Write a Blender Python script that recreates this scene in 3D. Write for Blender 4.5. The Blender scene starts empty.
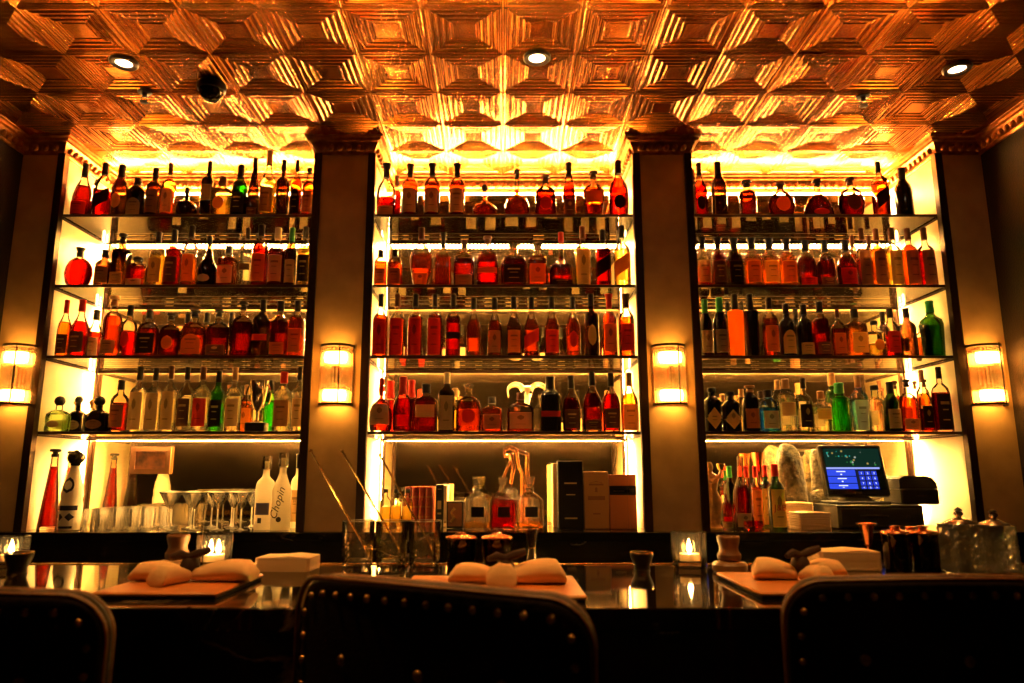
import bpy, math, random
from math import sin, cos, tan, pi, radians, sqrt
from mathutils import Vector, Matrix
random.seed(7)
sc = bpy.context.scene
COL = sc.collection

# ------------------------------------------------------------------ camera maths (survey of the photograph)
FPX = 720.0; PITCH = radians(10.54); YAW = 0.; CXP = 503.; EYE = 1.35
Fv = (sin(YAW)*cos(PITCH), cos(YAW)*cos(PITCH), sin(PITCH)); Rv = (cos(YAW), -sin(YAW), 0)
Uv = (Rv[1]*Fv[2]-Rv[2]*Fv[1], Rv[2]*Fv[0]-Rv[0]*Fv[2], Rv[0]*Fv[1]-Rv[1]*Fv[0])
def ray(px, py):
    u = (px-CXP)/FPX; v = (341.5-py)/FPX
    return [Fv[i]+u*Rv[i]+v*Uv[i] for i in range(3)]
def at(px, py, Y):
    d = ray(px, py); t = Y/d[1]; return Vector((t*d[0], Y, EYE+t*d[2]))
def onz(px, py, z):
    d = ray(px, py); t = (z-EYE)/d[2]; return Vector((t*d[0], t*d[1], z))

# ------------------------------------------------------------------ materials
MATS = {}
def newmat(name):
    m = bpy.data.materials.new(name); m.use_nodes = True
    nt = m.node_tree; nt.nodes.clear()
    out = nt.nodes.new('ShaderNodeOutputMaterial')
    return m, nt, out
def N(nt, typ, **kw):
    n = nt.nodes.new(typ)
    for k, v in kw.items():
        if k.startswith('_'): setattr(n, k[1:], v)
        else: n.inputs[k.replace('__', ' ')].default_value = v
    return n
def rgba(c): return (c[0], c[1], c[2], 1)
def pbr(name, col, rough=.5, metal=0., noise=0., nscale=20., col2=None, bump=0., bscale=60., coat=0., spec=.5):
    if name in MATS: return MATS[name]
    m, nt, out = newmat(name)
    b = N(nt, 'ShaderNodeBsdfPrincipled', Roughness=rough, Metallic=metal)
    b.inputs['Base Color'].default_value = rgba(col)
    b.inputs['Specular IOR Level'].default_value = spec
    b.inputs['Coat Weight'].default_value = coat
    tc = N(nt, 'ShaderNodeTexCoord')
    if noise:
        no = N(nt, 'ShaderNodeTexNoise', Scale=nscale, Detail=6.)
        nt.links.new(tc.outputs['Object'], no.inputs['Vector'])
        r = N(nt, 'ShaderNodeValToRGB')
        c2 = col2 or [x*(1-noise) for x in col]
        r.color_ramp.elements[0].position = .35; r.color_ramp.elements[1].position = .65
        r.color_ramp.elements[0].color = rgba(c2); r.color_ramp.elements[1].color = rgba(col)
        nt.links.new(no.outputs['Fac'], r.inputs['Fac']); nt.links.new(r.outputs['Color'], b.inputs['Base Color'])
    if bump:
        no = N(nt, 'ShaderNodeTexNoise', Scale=bscale, Detail=4.)
        nt.links.new(tc.outputs['Object'], no.inputs['Vector'])
        bp = N(nt, 'ShaderNodeBump', Strength=bump, Distance=.01)
        nt.links.new(no.outputs['Fac'], bp.inputs['Height']); nt.links.new(bp.outputs['Normal'], b.inputs['Normal'])
    nt.links.new(b.outputs['BSDF'], out.inputs['Surface'])
    MATS[name] = m; return m
def emit(name, col, s):
    if name in MATS: return MATS[name]
    m, nt, out = newmat(name)
    e = N(nt, 'ShaderNodeEmission', Strength=s); e.inputs['Color'].default_value = rgba(col)
    nt.links.new(e.outputs['Emission'], out.inputs['Surface'])
    MATS[name] = m; return m
def thin_glass(name, tint, rough=.03, ior=1.5, gain=1.):
    """pane or bottle wall: tinted see-through film with a Fresnel sheen"""
    if name in MATS: return MATS[name]
    m, nt, out = newmat(name)
    t = N(nt, 'ShaderNodeBsdfTransparent'); t.inputs['Color'].default_value = rgba(tint)
    g = N(nt, 'ShaderNodeBsdfGlossy', Roughness=rough); g.inputs['Color'].default_value = (1, 1, 1, 1)
    fr = N(nt, 'ShaderNodeFresnel', IOR=ior)
    mu = N(nt, 'ShaderNodeMath', _operation='MULTIPLY'); mu.inputs[1].default_value = gain
    nt.links.new(fr.outputs[0], mu.inputs[0])
    mx = N(nt, 'ShaderNodeMixShader')
    nt.links.new(mu.outputs[0], mx.inputs[0]); nt.links.new(t.outputs[0], mx.inputs[1]); nt.links.new(g.outputs[0], mx.inputs[2])
    nt.links.new(mx.outputs[0], out.inputs['Surface'])
    MATS[name] = m; return m
def fluid(name, col, cloud=.015):
    """liquid: partly refracting, partly straight through, a little cloudy"""
    if name in MATS: return MATS[name]
    m, nt, out = newmat(name)
    t = N(nt, 'ShaderNodeBsdfTransparent'); t.inputs['Color'].default_value = rgba(col)
    g = N(nt, 'ShaderNodeBsdfRefraction', Roughness=.02, IOR=1.3); g.inputs['Color'].default_value = rgba(col)
    tl = N(nt, 'ShaderNodeBsdfTranslucent'); tl.inputs['Color'].default_value = rgba(col)
    a = N(nt, 'ShaderNodeMixShader', Fac=.6); b = N(nt, 'ShaderNodeMixShader', Fac=cloud)
    nt.links.new(t.outputs[0], a.inputs[1]); nt.links.new(g.outputs[0], a.inputs[2])
    nt.links.new(a.outputs[0], b.inputs[1]); nt.links.new(tl.outputs[0], b.inputs[2])
    nt.links.new(b.outputs[0], out.inputs['Surface'])
    MATS[name] = m; return m
def paper(name, col, tr=.3, rough=.7):
    if name in MATS: return MATS[name]
    m, nt, out = newmat(name)
    d = N(nt, 'ShaderNodeBsdfDiffuse'); d.inputs['Color'].default_value = rgba(col)
    tl = N(nt, 'ShaderNodeBsdfTranslucent'); tl.inputs['Color'].default_value = rgba(col)
    mx = N(nt, 'ShaderNodeMixShader', Fac=tr)
    nt.links.new(d.outputs[0], mx.inputs[1]); nt.links.new(tl.outputs[0], mx.inputs[2])
    nt.links.new(mx.outputs[0], out.inputs['Surface'])
    MATS[name] = m; return m

def crystal(name, col):
    m, nt, out = newmat(name)
    t = N(nt, 'ShaderNodeBsdfTransparent'); t.inputs['Color'].default_value = rgba(col)
    r = N(nt, 'ShaderNodeBsdfRefraction', Roughness=.01, IOR=1.3); r.inputs['Color'].default_value = rgba(col)
    tl = N(nt, 'ShaderNodeBsdfTranslucent'); tl.inputs['Color'].default_value = rgba(col)
    g = N(nt, 'ShaderNodeBsdfGlossy', Roughness=.05)
    fr = N(nt, 'ShaderNodeFresnel', IOR=1.9)
    a = N(nt, 'ShaderNodeMixShader', Fac=.2); b = N(nt, 'ShaderNodeMixShader', Fac=.012); c = N(nt, 'ShaderNodeMixShader')
    nt.links.new(t.outputs[0], a.inputs[1]); nt.links.new(r.outputs[0], a.inputs[2]); nt.links.new(a.outputs[0], b.inputs[1]); nt.links.new(tl.outputs[0], b.inputs[2])
    nt.links.new(fr.outputs[0], c.inputs[0]); nt.links.new(b.outputs[0], c.inputs[1]); nt.links.new(g.outputs[0], c.inputs[2]); nt.links.new(c.outputs[0], out.inputs['Surface'])
    return m
LIGHT = (1., .51, .13)
def marble(name, base, vein, rough, vs=2.2):
    m, nt, out = newmat(name)
    b = N(nt, 'ShaderNodeBsdfPrincipled', Roughness=rough)
    tc = N(nt, 'ShaderNodeTexCoord')
    no = N(nt, 'ShaderNodeTexNoise', Scale=vs, Detail=7., Distortion=1.2)
    nt.links.new(tc.outputs['Object'], no.inputs['Vector'])
    s = N(nt, 'ShaderNodeMath', _operation='SUBTRACT'); s.inputs[1].default_value = .5
    a = N(nt, 'ShaderNodeMath', _operation='ABSOLUTE')
    r = N(nt, 'ShaderNodeValToRGB')
    r.color_ramp.elements[0].position = 0.; r.color_ramp.elements[0].color = rgba(vein)
    r.color_ramp.elements[1].position = .012; r.color_ramp.elements[1].color = rgba(base)
    n2 = N(nt, 'ShaderNodeTexNoise', Scale=1.7, Detail=2.)
    nt.links.new(tc.outputs['Object'], n2.inputs['Vector'])
    r2 = N(nt, 'ShaderNodeValToRGB'); r2.color_ramp.elements[0].position = .5; r2.color_ramp.elements[1].position = .62
    mx = N(nt, 'ShaderNodeMix', _data_type='RGBA'); mx.inputs[6].default_value = rgba(base)
    nt.links.new(no.outputs['Fac'], s.inputs[0]); nt.links.new(s.outputs[0], a.inputs[0]); nt.links.new(a.outputs[0], r.inputs['Fac'])
    nt.links.new(n2.outputs['Fac'], r2.inputs['Fac']); nt.links.new(r2.outputs['Color'], mx.inputs[0]); nt.links.new(r.outputs['Color'], mx.inputs[7])
    nt.links.new(mx.outputs[2], b.inputs['Base Color']); nt.links.new(b.outputs[0], out.inputs['Surface'])
    return m
def antique_mirror():
    m, nt, out = newmat('antique mirror')
    tc = N(nt, 'ShaderNodeTexCoord')
    g = N(nt, 'ShaderNodeBsdfGlossy', Roughness=.025); g.inputs['Color'].default_value = (.88, .78, .54, 1)
    d = N(nt, 'ShaderNodeBsdfDiffuse'); d.inputs['Color'].default_value = (.05, .033, .014, 1)
    n1 = N(nt, 'ShaderNodeTexNoise', Scale=70., Detail=5.); n2 = N(nt, 'ShaderNodeTexNoise', Scale=5., Detail=5.)
    nt.links.new(tc.outputs['Object'], n1.inputs['Vector']); nt.links.new(tc.outputs['Object'], n2.inputs['Vector'])
    ad = N(nt, 'ShaderNodeMath', _operation='ADD'); nt.links.new(n1.outputs['Fac'], ad.inputs[0]); nt.links.new(n2.outputs['Fac'], ad.inputs[1])
    r = N(nt, 'ShaderNodeValToRGB'); r.color_ramp.elements[0].position = .46; r.color_ramp.elements[1].position = .62
    r.color_ramp.elements[0].color = (.04, .04, .04, 1); r.color_ramp.elements[1].color = (.13, .13, .13, 1)
    dv = N(nt, 'ShaderNodeMath', _operation='MULTIPLY'); dv.inputs[1].default_value = .5
    nt.links.new(ad.outputs[0], dv.inputs[0]); nt.links.new(dv.outputs[0], r.inputs['Fac'])
    bp = N(nt, 'ShaderNodeBump', Strength=.05, Distance=.001); nt.links.new(n1.outputs['Fac'], bp.inputs['Height']); nt.links.new(bp.outputs['Normal'], g.inputs['Normal'])
    mx = N(nt, 'ShaderNodeMixShader')
    nt.links.new(r.outputs['Color'], mx.inputs[0]); nt.links.new(g.outputs[0], mx.inputs[1]); nt.links.new(d.outputs[0], mx.inputs[2])
    nt.links.new(mx.outputs[0], out.inputs['Surface'])
    return m

M_CEIL = pbr('pressed copper', (.80, .30, .075), .21, 1., noise=.35, nscale=6., bump=.25, bscale=9.)
M_CROWN = pbr('copper crown', (.55, .22, .07), .32, 1., noise=.4, nscale=30.)
M_PILLAR = pbr('pillar stone', (.52, .34, .15), .55, noise=.25, nscale=7., bump=.05)
M_SIDE = pbr('cream side stone', (.80, .70, .48), .4, noise=.12, nscale=6.)
M_POST = pbr('dark bronze', (.035, .016, .008), .35, .6)
M_BLACK = pbr('black satin', (.012, .011, .010), .35)
M_RUBBER = pbr('black matt', (.02, .018, .016), .6)
M_WALL = pbr('dark brown wall', (.011, .004, .002), .6, noise=.6, nscale=90., bump=.3, bscale=120.)
M_FLOOR = pbr('dark floor', (.03, .018, .012), .4, noise=.4, nscale=8.)
M_MARBLE = marble('black marble', (.006, .005, .005), (.30, .22, .15), .05)
M_MARBLE2 = marble('black marble face', (.008, .007, .006), (.55, .40, .26), .16, 1.3)
M_MIRROR = antique_mirror()
def thin_crystal(name, tl_fac, ior=2.1, rough=.04):
    m, nt, out = newmat(name)
    t = N(nt, 'ShaderNodeBsdfTransparent'); t.inputs['Color'].default_value = (.95, .92, .85, 1)
    tl = N(nt, 'ShaderNodeBsdfTranslucent'); tl.inputs['Color'].default_value = (.95, .92, .85, 1)
    g = N(nt, 'ShaderNodeBsdfGlossy', Roughness=rough); fr = N(nt, 'ShaderNodeFresnel', IOR=ior)
    b = N(nt, 'ShaderNodeMixShader', Fac=tl_fac); c = N(nt, 'ShaderNodeMixShader')
    nt.links.new(t.outputs[0], b.inputs[1]); nt.links.new(tl.outputs[0], b.inputs[2])
    nt.links.new(fr.outputs[0], c.inputs[0]); nt.links.new(b.outputs[0], c.inputs[1]); nt.links.new(g.outputs[0], c.inputs[2]); nt.links.new(c.outputs[0], out.inputs['Surface'])
    return m
M_ETCHED = thin_crystal('etched glass', .05); M_STEMWARE = thin_crystal('stemware glass', .14); M_DIAMOND = thin_crystal('diamond glass', .10, 2.6, .16); M_BOWL = thin_crystal('cocktail glass', .015, 1.45); M_VOTIVE = thin_crystal('votive glass', .012, 1.5); M_STEM = thin_crystal('stem glass', .4)
M_PANE = thin_glass('shelf glass', (.96, .97, .93), .02, 1.28)
M_CLEAR = thin_glass('clear glass', (.97, .96, .93), .03)
M_CRYSTAL = crystal('cut crystal', (.93, .90, .82))
M_BRASS = pbr('brass', (.85, .55, .18), .22, 1.)
M_COPPER = pbr('copper', (.85, .38, .16), .2, 1.)
M_STEEL = pbr('steel', (.62, .56, .48), .2, 1.)
M_LEATHER = pbr('black leather', (.016, .008, .005), .6, bump=.15, bscale=140., spec=.15)
M_PIPE = pbr('brown leather', (.15, .05, .016), .4, bump=.2, bscale=140.)
M_STUD = pbr('nail brass', (.55, .32, .12), .35, 1.)
M_LINEN = pbr('linen', (.78, .52, .27), .85, bump=.2, bscale=60.)
M_PAPERW = pbr('paper white', (.80, .60, .36), .8)
M_BOARD = pbr('tan leather', (.62, .22, .05), .42, noise=.25, nscale=14.)
M_WOOD = pbr('turned wood', (.26, .11, .035), .5, noise=.4, nscale=25.)
M_TWINE = pbr('dark brown twine', (.030, .012, .006), .8)
M_STONE = pbr('mottled stone', (.11, .085, .04), .9, noise=.85, nscale=34., bump=1., bscale=45.)
M_BONE = pbr('bone', (.75, .62, .40), .6, noise=.25, nscale=30.)
M_WAX = pbr('candle wax', (.85, .62, .35), .5)
M_CERAMIC = pbr('white ceramic', (.82, .74, .58), .2, coat=.5)
M_FROST = paper('frosted glass', (.88, .84, .74), .55)
M_LED = emit('led', LIGHT, 1000.)
M_LEDLOW = emit('led low', LIGHT, 800.)
M_LEDADDED = emit('led added', LIGHT, 1600.)  # extra strips under the second and third shelves, added as backlight
M_LEDTOP = emit('led top', LIGHT, 130.)
M_LEDSIDE = emit('led side', LIGHT, 300.)
M_BULB = emit('sconce bulb', (1., .43, .06), 15.)
M_LENS = emit('downlight lens', (1., .72, .38), 12.)
M_FLAME = emit('flame', (1., .55, .16), 45.)

FLUID = {  # name: wall tint, liquid
 'A': ((.97, .92, .80), (.80, .23, .030)), 'O': ((.98, .94, .85), (.92, .46, .08)), 'R': ((.97, .88, .80), (.66, .05, .012)),
 'M': ((.92, .80, .66), (.50, .07, .012)), 'Y': ((.98, .96, .85), (.95, .80, .30)), 'C': ((.99, .98, .94), (.96, .95, .88)),
 'V': ((.96, .98, .88), (.80, .93, .62)), 'G': ((.30, .80, .22), (.35, .85, .22)), 'L': ((.12, .30, .06), (.18, .40, .10)),
 'D': ((.16, .075, .03), None), 'K': None, 'P': None, 'B': ((.82, .95, 1.), (.22, .62, 1.)), 'T': ((.88, .98, 1.), (.66, .95, 1.)), 'W': None,
}
LABC = {'w': (.48, .33, .16), 'b': (.022, .017, .013), 'o': (.56, .17, .028), 'n': (.30, .15, .06), 'r': (.50, .035, .02), 'g': (.72, .44, .12),
        'y': (.85, .58, .12), 'l': (.62, .68, .62), 'd': (.12, .06, .03)}
CAPC = {'k': (.012, .010, .009), 'c': (.42, .23, .10), 'r': (.55, .02, .012), 'G': (.03, .28, .06), 'o': (.60, .36, .10), 'n': (.10, .035, .015), 'w': (.75, .66, .48), 'x': None}
M_BACKLABEL = paper('back label', (.85, .72, .42), .25)
def cap_mat(c):
    if c == 'x': return M_CRYSTAL
    return pbr('cap '+c, CAPC[c], .5, .7 if c == 'o' else 0., spec=.2)
def lab_mat(c): return paper('label '+c, LABC[c], .18)
def body_mats(c):
    if c == 'K': return pbr('black bottle', (.008, .006, .005), .12), None
    if c == 'P': return paper('orange spirit', (.95, .40, .04), .6), None
    if c == 'W': return M_FROST, None
    w, l = FLUID[c]
    return thin_glass('glass '+c, w, .04), (fluid('liquid '+c, l) if l else None)

# ------------------------------------------------------------------ objects
def tag(o, label=None, cat=None, group=None, kind=None):
    if label: o['label'] = label
    if cat: o['category'] = cat
    if group: o['group'] = group
    if kind: o['kind'] = kind
    return o
def thing(name, label, cat, loc=(0, 0, 0), rz=0., group=None):
    o = bpy.data.objects.new(name, None); COL.objects.link(o)
    o.empty_display_size = .05
    o.location = loc; o.rotation_euler = (0, 0, rz)
    return tag(o, label, cat, group)
class MB:
    def __init__(s): s.v = []; s.f = []; s.mi = []; s.cur = 0
    def add(s, vs, fs, M=None):
        b = len(s.v)
        s.v += [tuple(M @ Vector(p)) if M else tuple(p) for p in vs]
        s.f += [tuple(b+i for i in f) for f in fs]; s.mi += [s.cur]*len(fs)
        return s
    def box(s, x0, x1, y0, y1, z0, z1, M=None):
        return s.add([(x0,y0,z0),(x1,y0,z0),(x1,y1,z0),(x0,y1,z0),(x0,y0,z1),(x1,y0,z1),(x1,y1,z1),(x0,y1,z1)],
            [(0,3,2,1),(4,5,6,7),(0,1,5,4),(1,2,6,5),(2,3,7,6),(3,0,4,7)], M)
    def bbox(s, x0, x1, y0, y1, z0, z1, b=.004, M=None):
        """box with chamfered edges"""
        rings = [(z0, b), (z0+b, 0), (z1-b, 0), (z1, b)]
        vs = []
        for z, i in rings:
            X0, X1, Y0, Y1 = x0+i, x1-i, y0+i, y1-i
            vs += [(X0+b,Y0,z),(X1-b,Y0,z),(X1,Y0+b,z),(X1,Y1-b,z),(X1-b,Y1,z),(X0+b,Y1,z),(X0,Y1-b,z),(X0,Y0+b,z)]
        fs = [tuple(range(7, -1, -1)), tuple(range(24, 32))]
        for r in range(3):
            for i in range(8): j = (i+1) % 8; fs.append((r*8+i, r*8+j, r*8+8+j, r*8+8+i))
        return s.add(vs, fs, M)
    def lathe(s, prof, c=(0,0,0), seg=24, close=True, n=2., df=1., M=None, a0=0., a1=2*pi, sx=1., sy=1.):
        full = abs(a1-a0-2*pi) < 1e-6
        k = seg if full else seg+1
        vs = []
        for r, z in prof:
            for i in range(k):
                a = a0+(a1-a0)*i/seg
                vs.append((c[0]+r*cos(a)*sx, c[1]+r*sin(a)*sy, c[2]+z))
        fs = []
        for j in range(len(prof)-1):
            for i in range(seg if full else seg):
                i2 = (i+1) % k
                fs.append((j*k+i, j*k+i2, (j+1)*k+i2, (j+1)*k+i))
        if close:
            if prof[0][0] > 1e-6: fs.append(tuple(range(k-1, -1, -1)))
            if prof[-1][0] > 1e-6: fs.append(tuple((len(prof)-1)*k+i for i in range(k)))
        return s.add(vs, fs, M)
    def tube(s, pts, r, seg=8, M=None, cap=True):
        pts = [Vector(p) for p in pts]; vs = []; k = len(pts)
        rs = r if isinstance(r, (list, tuple)) else [r]*k
        up = Vector((0, 0, 1)); prev = None
        for i, p in enumerate(pts):
            t = (pts[min(i+1, k-1)]-pts[max(i-1, 0)]).normalized()
            if prev is None:
                a = up if abs(t.dot(up)) < .9 else Vector((1, 0, 0))
                u = t.cross(a).normalized()
            else: u = (prev - t*prev.dot(t)).normalized()
            prev = u; w = t.cross(u)
            for j in range(seg):
                an = 2*pi*j/seg; vs.append(tuple(p+(u*cos(an)+w*sin(an))*rs[i]))
        fs = [(i*seg+j, i*seg+(j+1) % seg, (i+1)*seg+(j+1) % seg, (i+1)*seg+j) for i in range(k-1) for j in range(seg)]
        if cap: fs += [tuple(range(seg-1, -1, -1)), tuple((k-1)*seg+j for j in range(seg))]
        return s.add(vs, fs, M)
    def loft(s, rings, cap=True, M=None):
        k = len(rings[0]); vs = [p for r in rings for p in r]
        fs = [(i*k+j, i*k+(j+1) % k, (i+1)*k+(j+1) % k, (i+1)*k+j) for i in range(len(rings)-1) for j in range(k)]
        if cap: fs += [tuple(range(k-1, -1, -1)), tuple((len(rings)-1)*k+j for j in range(k))]
        return s.add(vs, fs, M)
    def prism(s, poly, y0, y1, M=None):
        """polygon in xz extruded along y"""
        k = len(poly)
        vs = [(x, y0, z) for x, z in poly]+[(x, y1, z) for x, z in poly]
        fs = [tuple(range(k)), tuple(range(2*k-1, k-1, -1))]+[(i, i+k, (i+1) % k+k, (i+1) % k) for i in range(k)]
        return s.add(vs, fs, M)
    def ball(s, c, r, seg=14, rg=8, sc_=(1,1,1)):
        pr = [(r*sin(pi*i/rg), -r*cos(pi*i/rg)) for i in range(rg+1)]; pr[0] = (1e-7, -r); pr[-1] = (1e-7, r)
        T = Matrix.Translation(Vector(c)) @ Matrix.Diagonal((*sc_, 1))
        return s.lathe(pr, seg=seg, M=T)
    def build(s, name, mat, parent=None, smooth=35, **tags):
        me = bpy.data.meshes.new(name); me.from_pydata(s.v, [], s.f)
        for m in (mat if isinstance(mat, list) else [mat]): me.materials.append(m)
        if any(s.mi): me.polygons.foreach_set('material_index', s.mi)
        if smooth:
            me.polygons.foreach_set('use_smooth', [True]*len(me.polygons))
            me.set_sharp_from_angle(angle=radians(smooth))
        me.update()
        o = bpy.data.objects.new(name, me); COL.objects.link(o)
        if parent: o.parent = parent
        return tag(o, **tags)
def text_mesh(txt, size, name, mat, parent, loc, rot=(pi/2, 0, 0), ext=.0004, align='CENTER', shear=0.):
    cu = bpy.data.curves.new(name, 'FONT'); cu.body = txt; cu.size = size; cu.extrude = ext
    cu.align_x = align; cu.align_y = 'CENTER'; cu.shear = shear; cu.resolution_u = 2
    t = bpy.data.objects.new(name+'_tmp', cu); COL.objects.link(t)
    bpy.context.view_layer.update()
    me = bpy.data.meshes.new_from_object(t.evaluated_get(bpy.context.evaluated_depsgraph_get()))
    bpy.data.objects.remove(t); bpy.data.curves.remove(cu)
    me.materials.clear(); me.materials.append(mat)
    o = bpy.data.objects.new(name, me); COL.objects.link(o); o.parent = parent
    o.location = loc; o.rotation_euler = rot
    return o

# ------------------------------------------------------------------ setting
CZ = 3.02; BACK = 3.88; FRONT = 3.40; XL, XR = -2.42, 2.41; REAR = -2.6
BAYS = {'left': (-2.20, -.948), 'centre': (-.64, .65), 'right': (.948, 2.17)}
SHELF_PX = {1: 215.5, 2: 286, 3: 357, 4: 433}
SHELF_Z = {k: at(503, v, 3.43).z for k, v in SHELF_PX.items()}
CNT = 1.10     # back counter top
BAR = 1.09; BAR0, BAR1 = 1.51, 2.236
def struct(name, mb, m, **k): return mb.build(name, m, kind='structure', **k)
struct('floor', MB().box(XL-.1, XR+.1, REAR-.1, BACK+.1, -.05, 0), M_FLOOR)
struct('wall_back', MB().box(XL-.1, XR+.1, BACK+.012, BACK+.1, 0, CZ+.05), M_WALL)
struct('wall_left', MB().box(XL-.1, XL, REAR, BACK+.01, 0, CZ+.05), M_WALL)
struct('wall_right', MB().box(XR, XR+.1, REAR, BACK+.01, 0, CZ+.05), M_WALL)
struct('wall_rear', MB().box(XL-.1, XR+.1, REAR-.1, REAR, 0, CZ+.05), M_WALL)
# pressed-tin ceiling: one sheet of stepped square coffers
T = .2945
def ceiling():
    mb = MB()
    prof = [(0, .0), (.012, -.0016), (.024, -.0016), (.036, .0006), (.05, .0006)]
    for k in range(3):
        d = .055+.088*k; z = .0006+.0011*k
        prof += [(d+.016, z+.0028), (d+.024, z+.0030), (d+.044, z+.0004), (d+.056, z+.0014), (d+.066, z+.0004), (d+.080, z+.0008)]
    prof += [(.330, .0065), (.340, .0066), (.356, .0040)]
    nx0, nx1 = -9, 9; y0 = 3.82+T
    for i in range(nx0, nx1):
        for j in range(0, 23):
            cx = (i+.5)*T; cy = y0-(j+.5)*T
            if cy < REAR: continue
            vs = []
            for d, z in prof:
                h = T*(.5-d)
                vs += [(cx-h, cy-h, CZ+z*1.25), (cx+h, cy-h, CZ+z*1.25), (cx+h, cy+h, CZ+z*1.25), (cx-h, cy+h, CZ+z*1.25)]
            fs = []
            for r in range(len(prof)-1):
                for q in range(4): p = (q+1) % 4; fs.append((r*4+q, r*4+4+q, r*4+4+p, r*4+p))
            b = (len(prof)-1)*4; fs.append((b+3, b+2, b+1, b))
            mb.add(vs, fs)
    struct('ceiling', mb, M_CEIL, smooth=0)
ceiling()
struct('wall_roof_slab', MB().box(XL-.1, XR+.1, REAR-.1, BACK+.1, CZ+.06, CZ+.12), M_BLACK)
# pillars, side linings, posts
GAP = .037
PILL = [(XL, BAYS['left'][0]-GAP), (BAYS['left'][1]+GAP, BAYS['centre'][0]-GAP), (BAYS['centre'][1]+GAP, BAYS['right'][0]-GAP), (BAYS['right'][1]+GAP, XR)]
for a, b in PILL: struct('pillar', MB().box(a, b, FRONT, BACK, 0, CZ+.02), M_PILLAR)
posts = []
for bay, (a, b) in BAYS.items():
    for s, x in ((-1, a), (1, b)):
        x0, x1 = sorted((x+s*GAP, x))
        struct('frame_post', MB().box(x0, x1, FRONT-.012, FRONT+.025, CNT, 2.945), M_POST)
        # cream stone lining, set back behind the post's lip
        l0, l1 = sorted((x+s*GAP, x+s*.02))
        lin = struct('side_lining', MB().box(l0, l1, FRONT+.025, BACK, CNT, CZ), M_SIDE)
        # dark corner profile standing off the lining, its strip light facing the stone
        xi = x+s*.02; q0, q1 = sorted((xi-s*.030, xi-s*.022))
        pf = MB().box(q0, q1, BACK-.030, BACK-.004, CNT+.001, 2.88).build('corner_profile', M_POST, lin)
        st = MB(); n = 56; p0, p1 = sorted((xi-s*.0215, xi-s*.0195))
        for i in range(n):
            z = CNT+.03+(2.84-CNT)*i/n; st.box(p0, p1, BACK-.024, BACK-.012, z, z+.020)
        st.build('led_strip', M_LEDSIDE, pf, smooth=0)
# crown moulding: mitred sweep along walls, pillars and bay returns
def sweep(path, prof, name, mat, bumps=True):
    P = [Vector((x, y)) for x, y in path]; n = len(P); mb = MB(); rings = []
    for i, p in enumerate(P):
        d0 = (p-P[i-1]).normalized() if i else None
        d1 = (P[i+1]-p).normalized() if i < n-1 else None
        n0 = Vector((d0.y, -d0.x)) if d0 else None; n1 = Vector((d1.y, -d1.x)) if d1 else None
        if n0 is None: m = n1
        elif n1 is None: m = n0
        else: m = (n0+n1)/max(.3, 1+n0.dot(n1))
        rings.append([(p.x+m.x*o, p.y+m.y*o, CZ+.004+z) for o, z in prof])
    mb.loft(rings, cap=True)
    if bumps:
        for i in range(n-1):
            d = P[i+1]-P[i]; L = d.length; d = d.normalized(); nn = Vector((d.y, -d.x)); k = int(L/.042)
            for q in range(k):
                c = P[i]+d*((q+.5)*L/k)+nn*.024
                ang = math.atan2(d.y, d.x)
                mb.ball((0, 0, 0), 1, 8, 5)
                last = len(mb.v)-8*6
                Mx = Matrix.Translation((c.x, c.y, CZ-.052)) @ Matrix.Rotation(ang, 4, 'Z') @ Matrix.Rotation(.5, 4, 'Y') @ Matrix.Diagonal((.014, .014, .020, 1))
                for z in range(last, len(mb.v)): mb.v[z] = tuple(Mx @ Vector(mb.v[z]))
    return struct(name, mb, mat, smooth=40)
path = [(XL, -1.5), (XL, FRONT)]
for bay in ('left', 'centre', 'right'):
    a, b = BAYS[bay]; a -= .02; b += .02
    path += [(a, FRONT), (a, BACK), (b, BACK), (b, FRONT)]
path += [(XR, FRONT), (XR, -1.5)]
crown = [(0, -.085), (.008, -.085), (.012, -.076), (.012, -.07), (.018, -.064), (.030, -.038), (.034, -.03), (.048, -.026), (.05, -.014), (.060, -.010), (.062, 0), (0, 0)]
sweep(path, crown, 'trim_1', M_CROWN)

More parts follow.
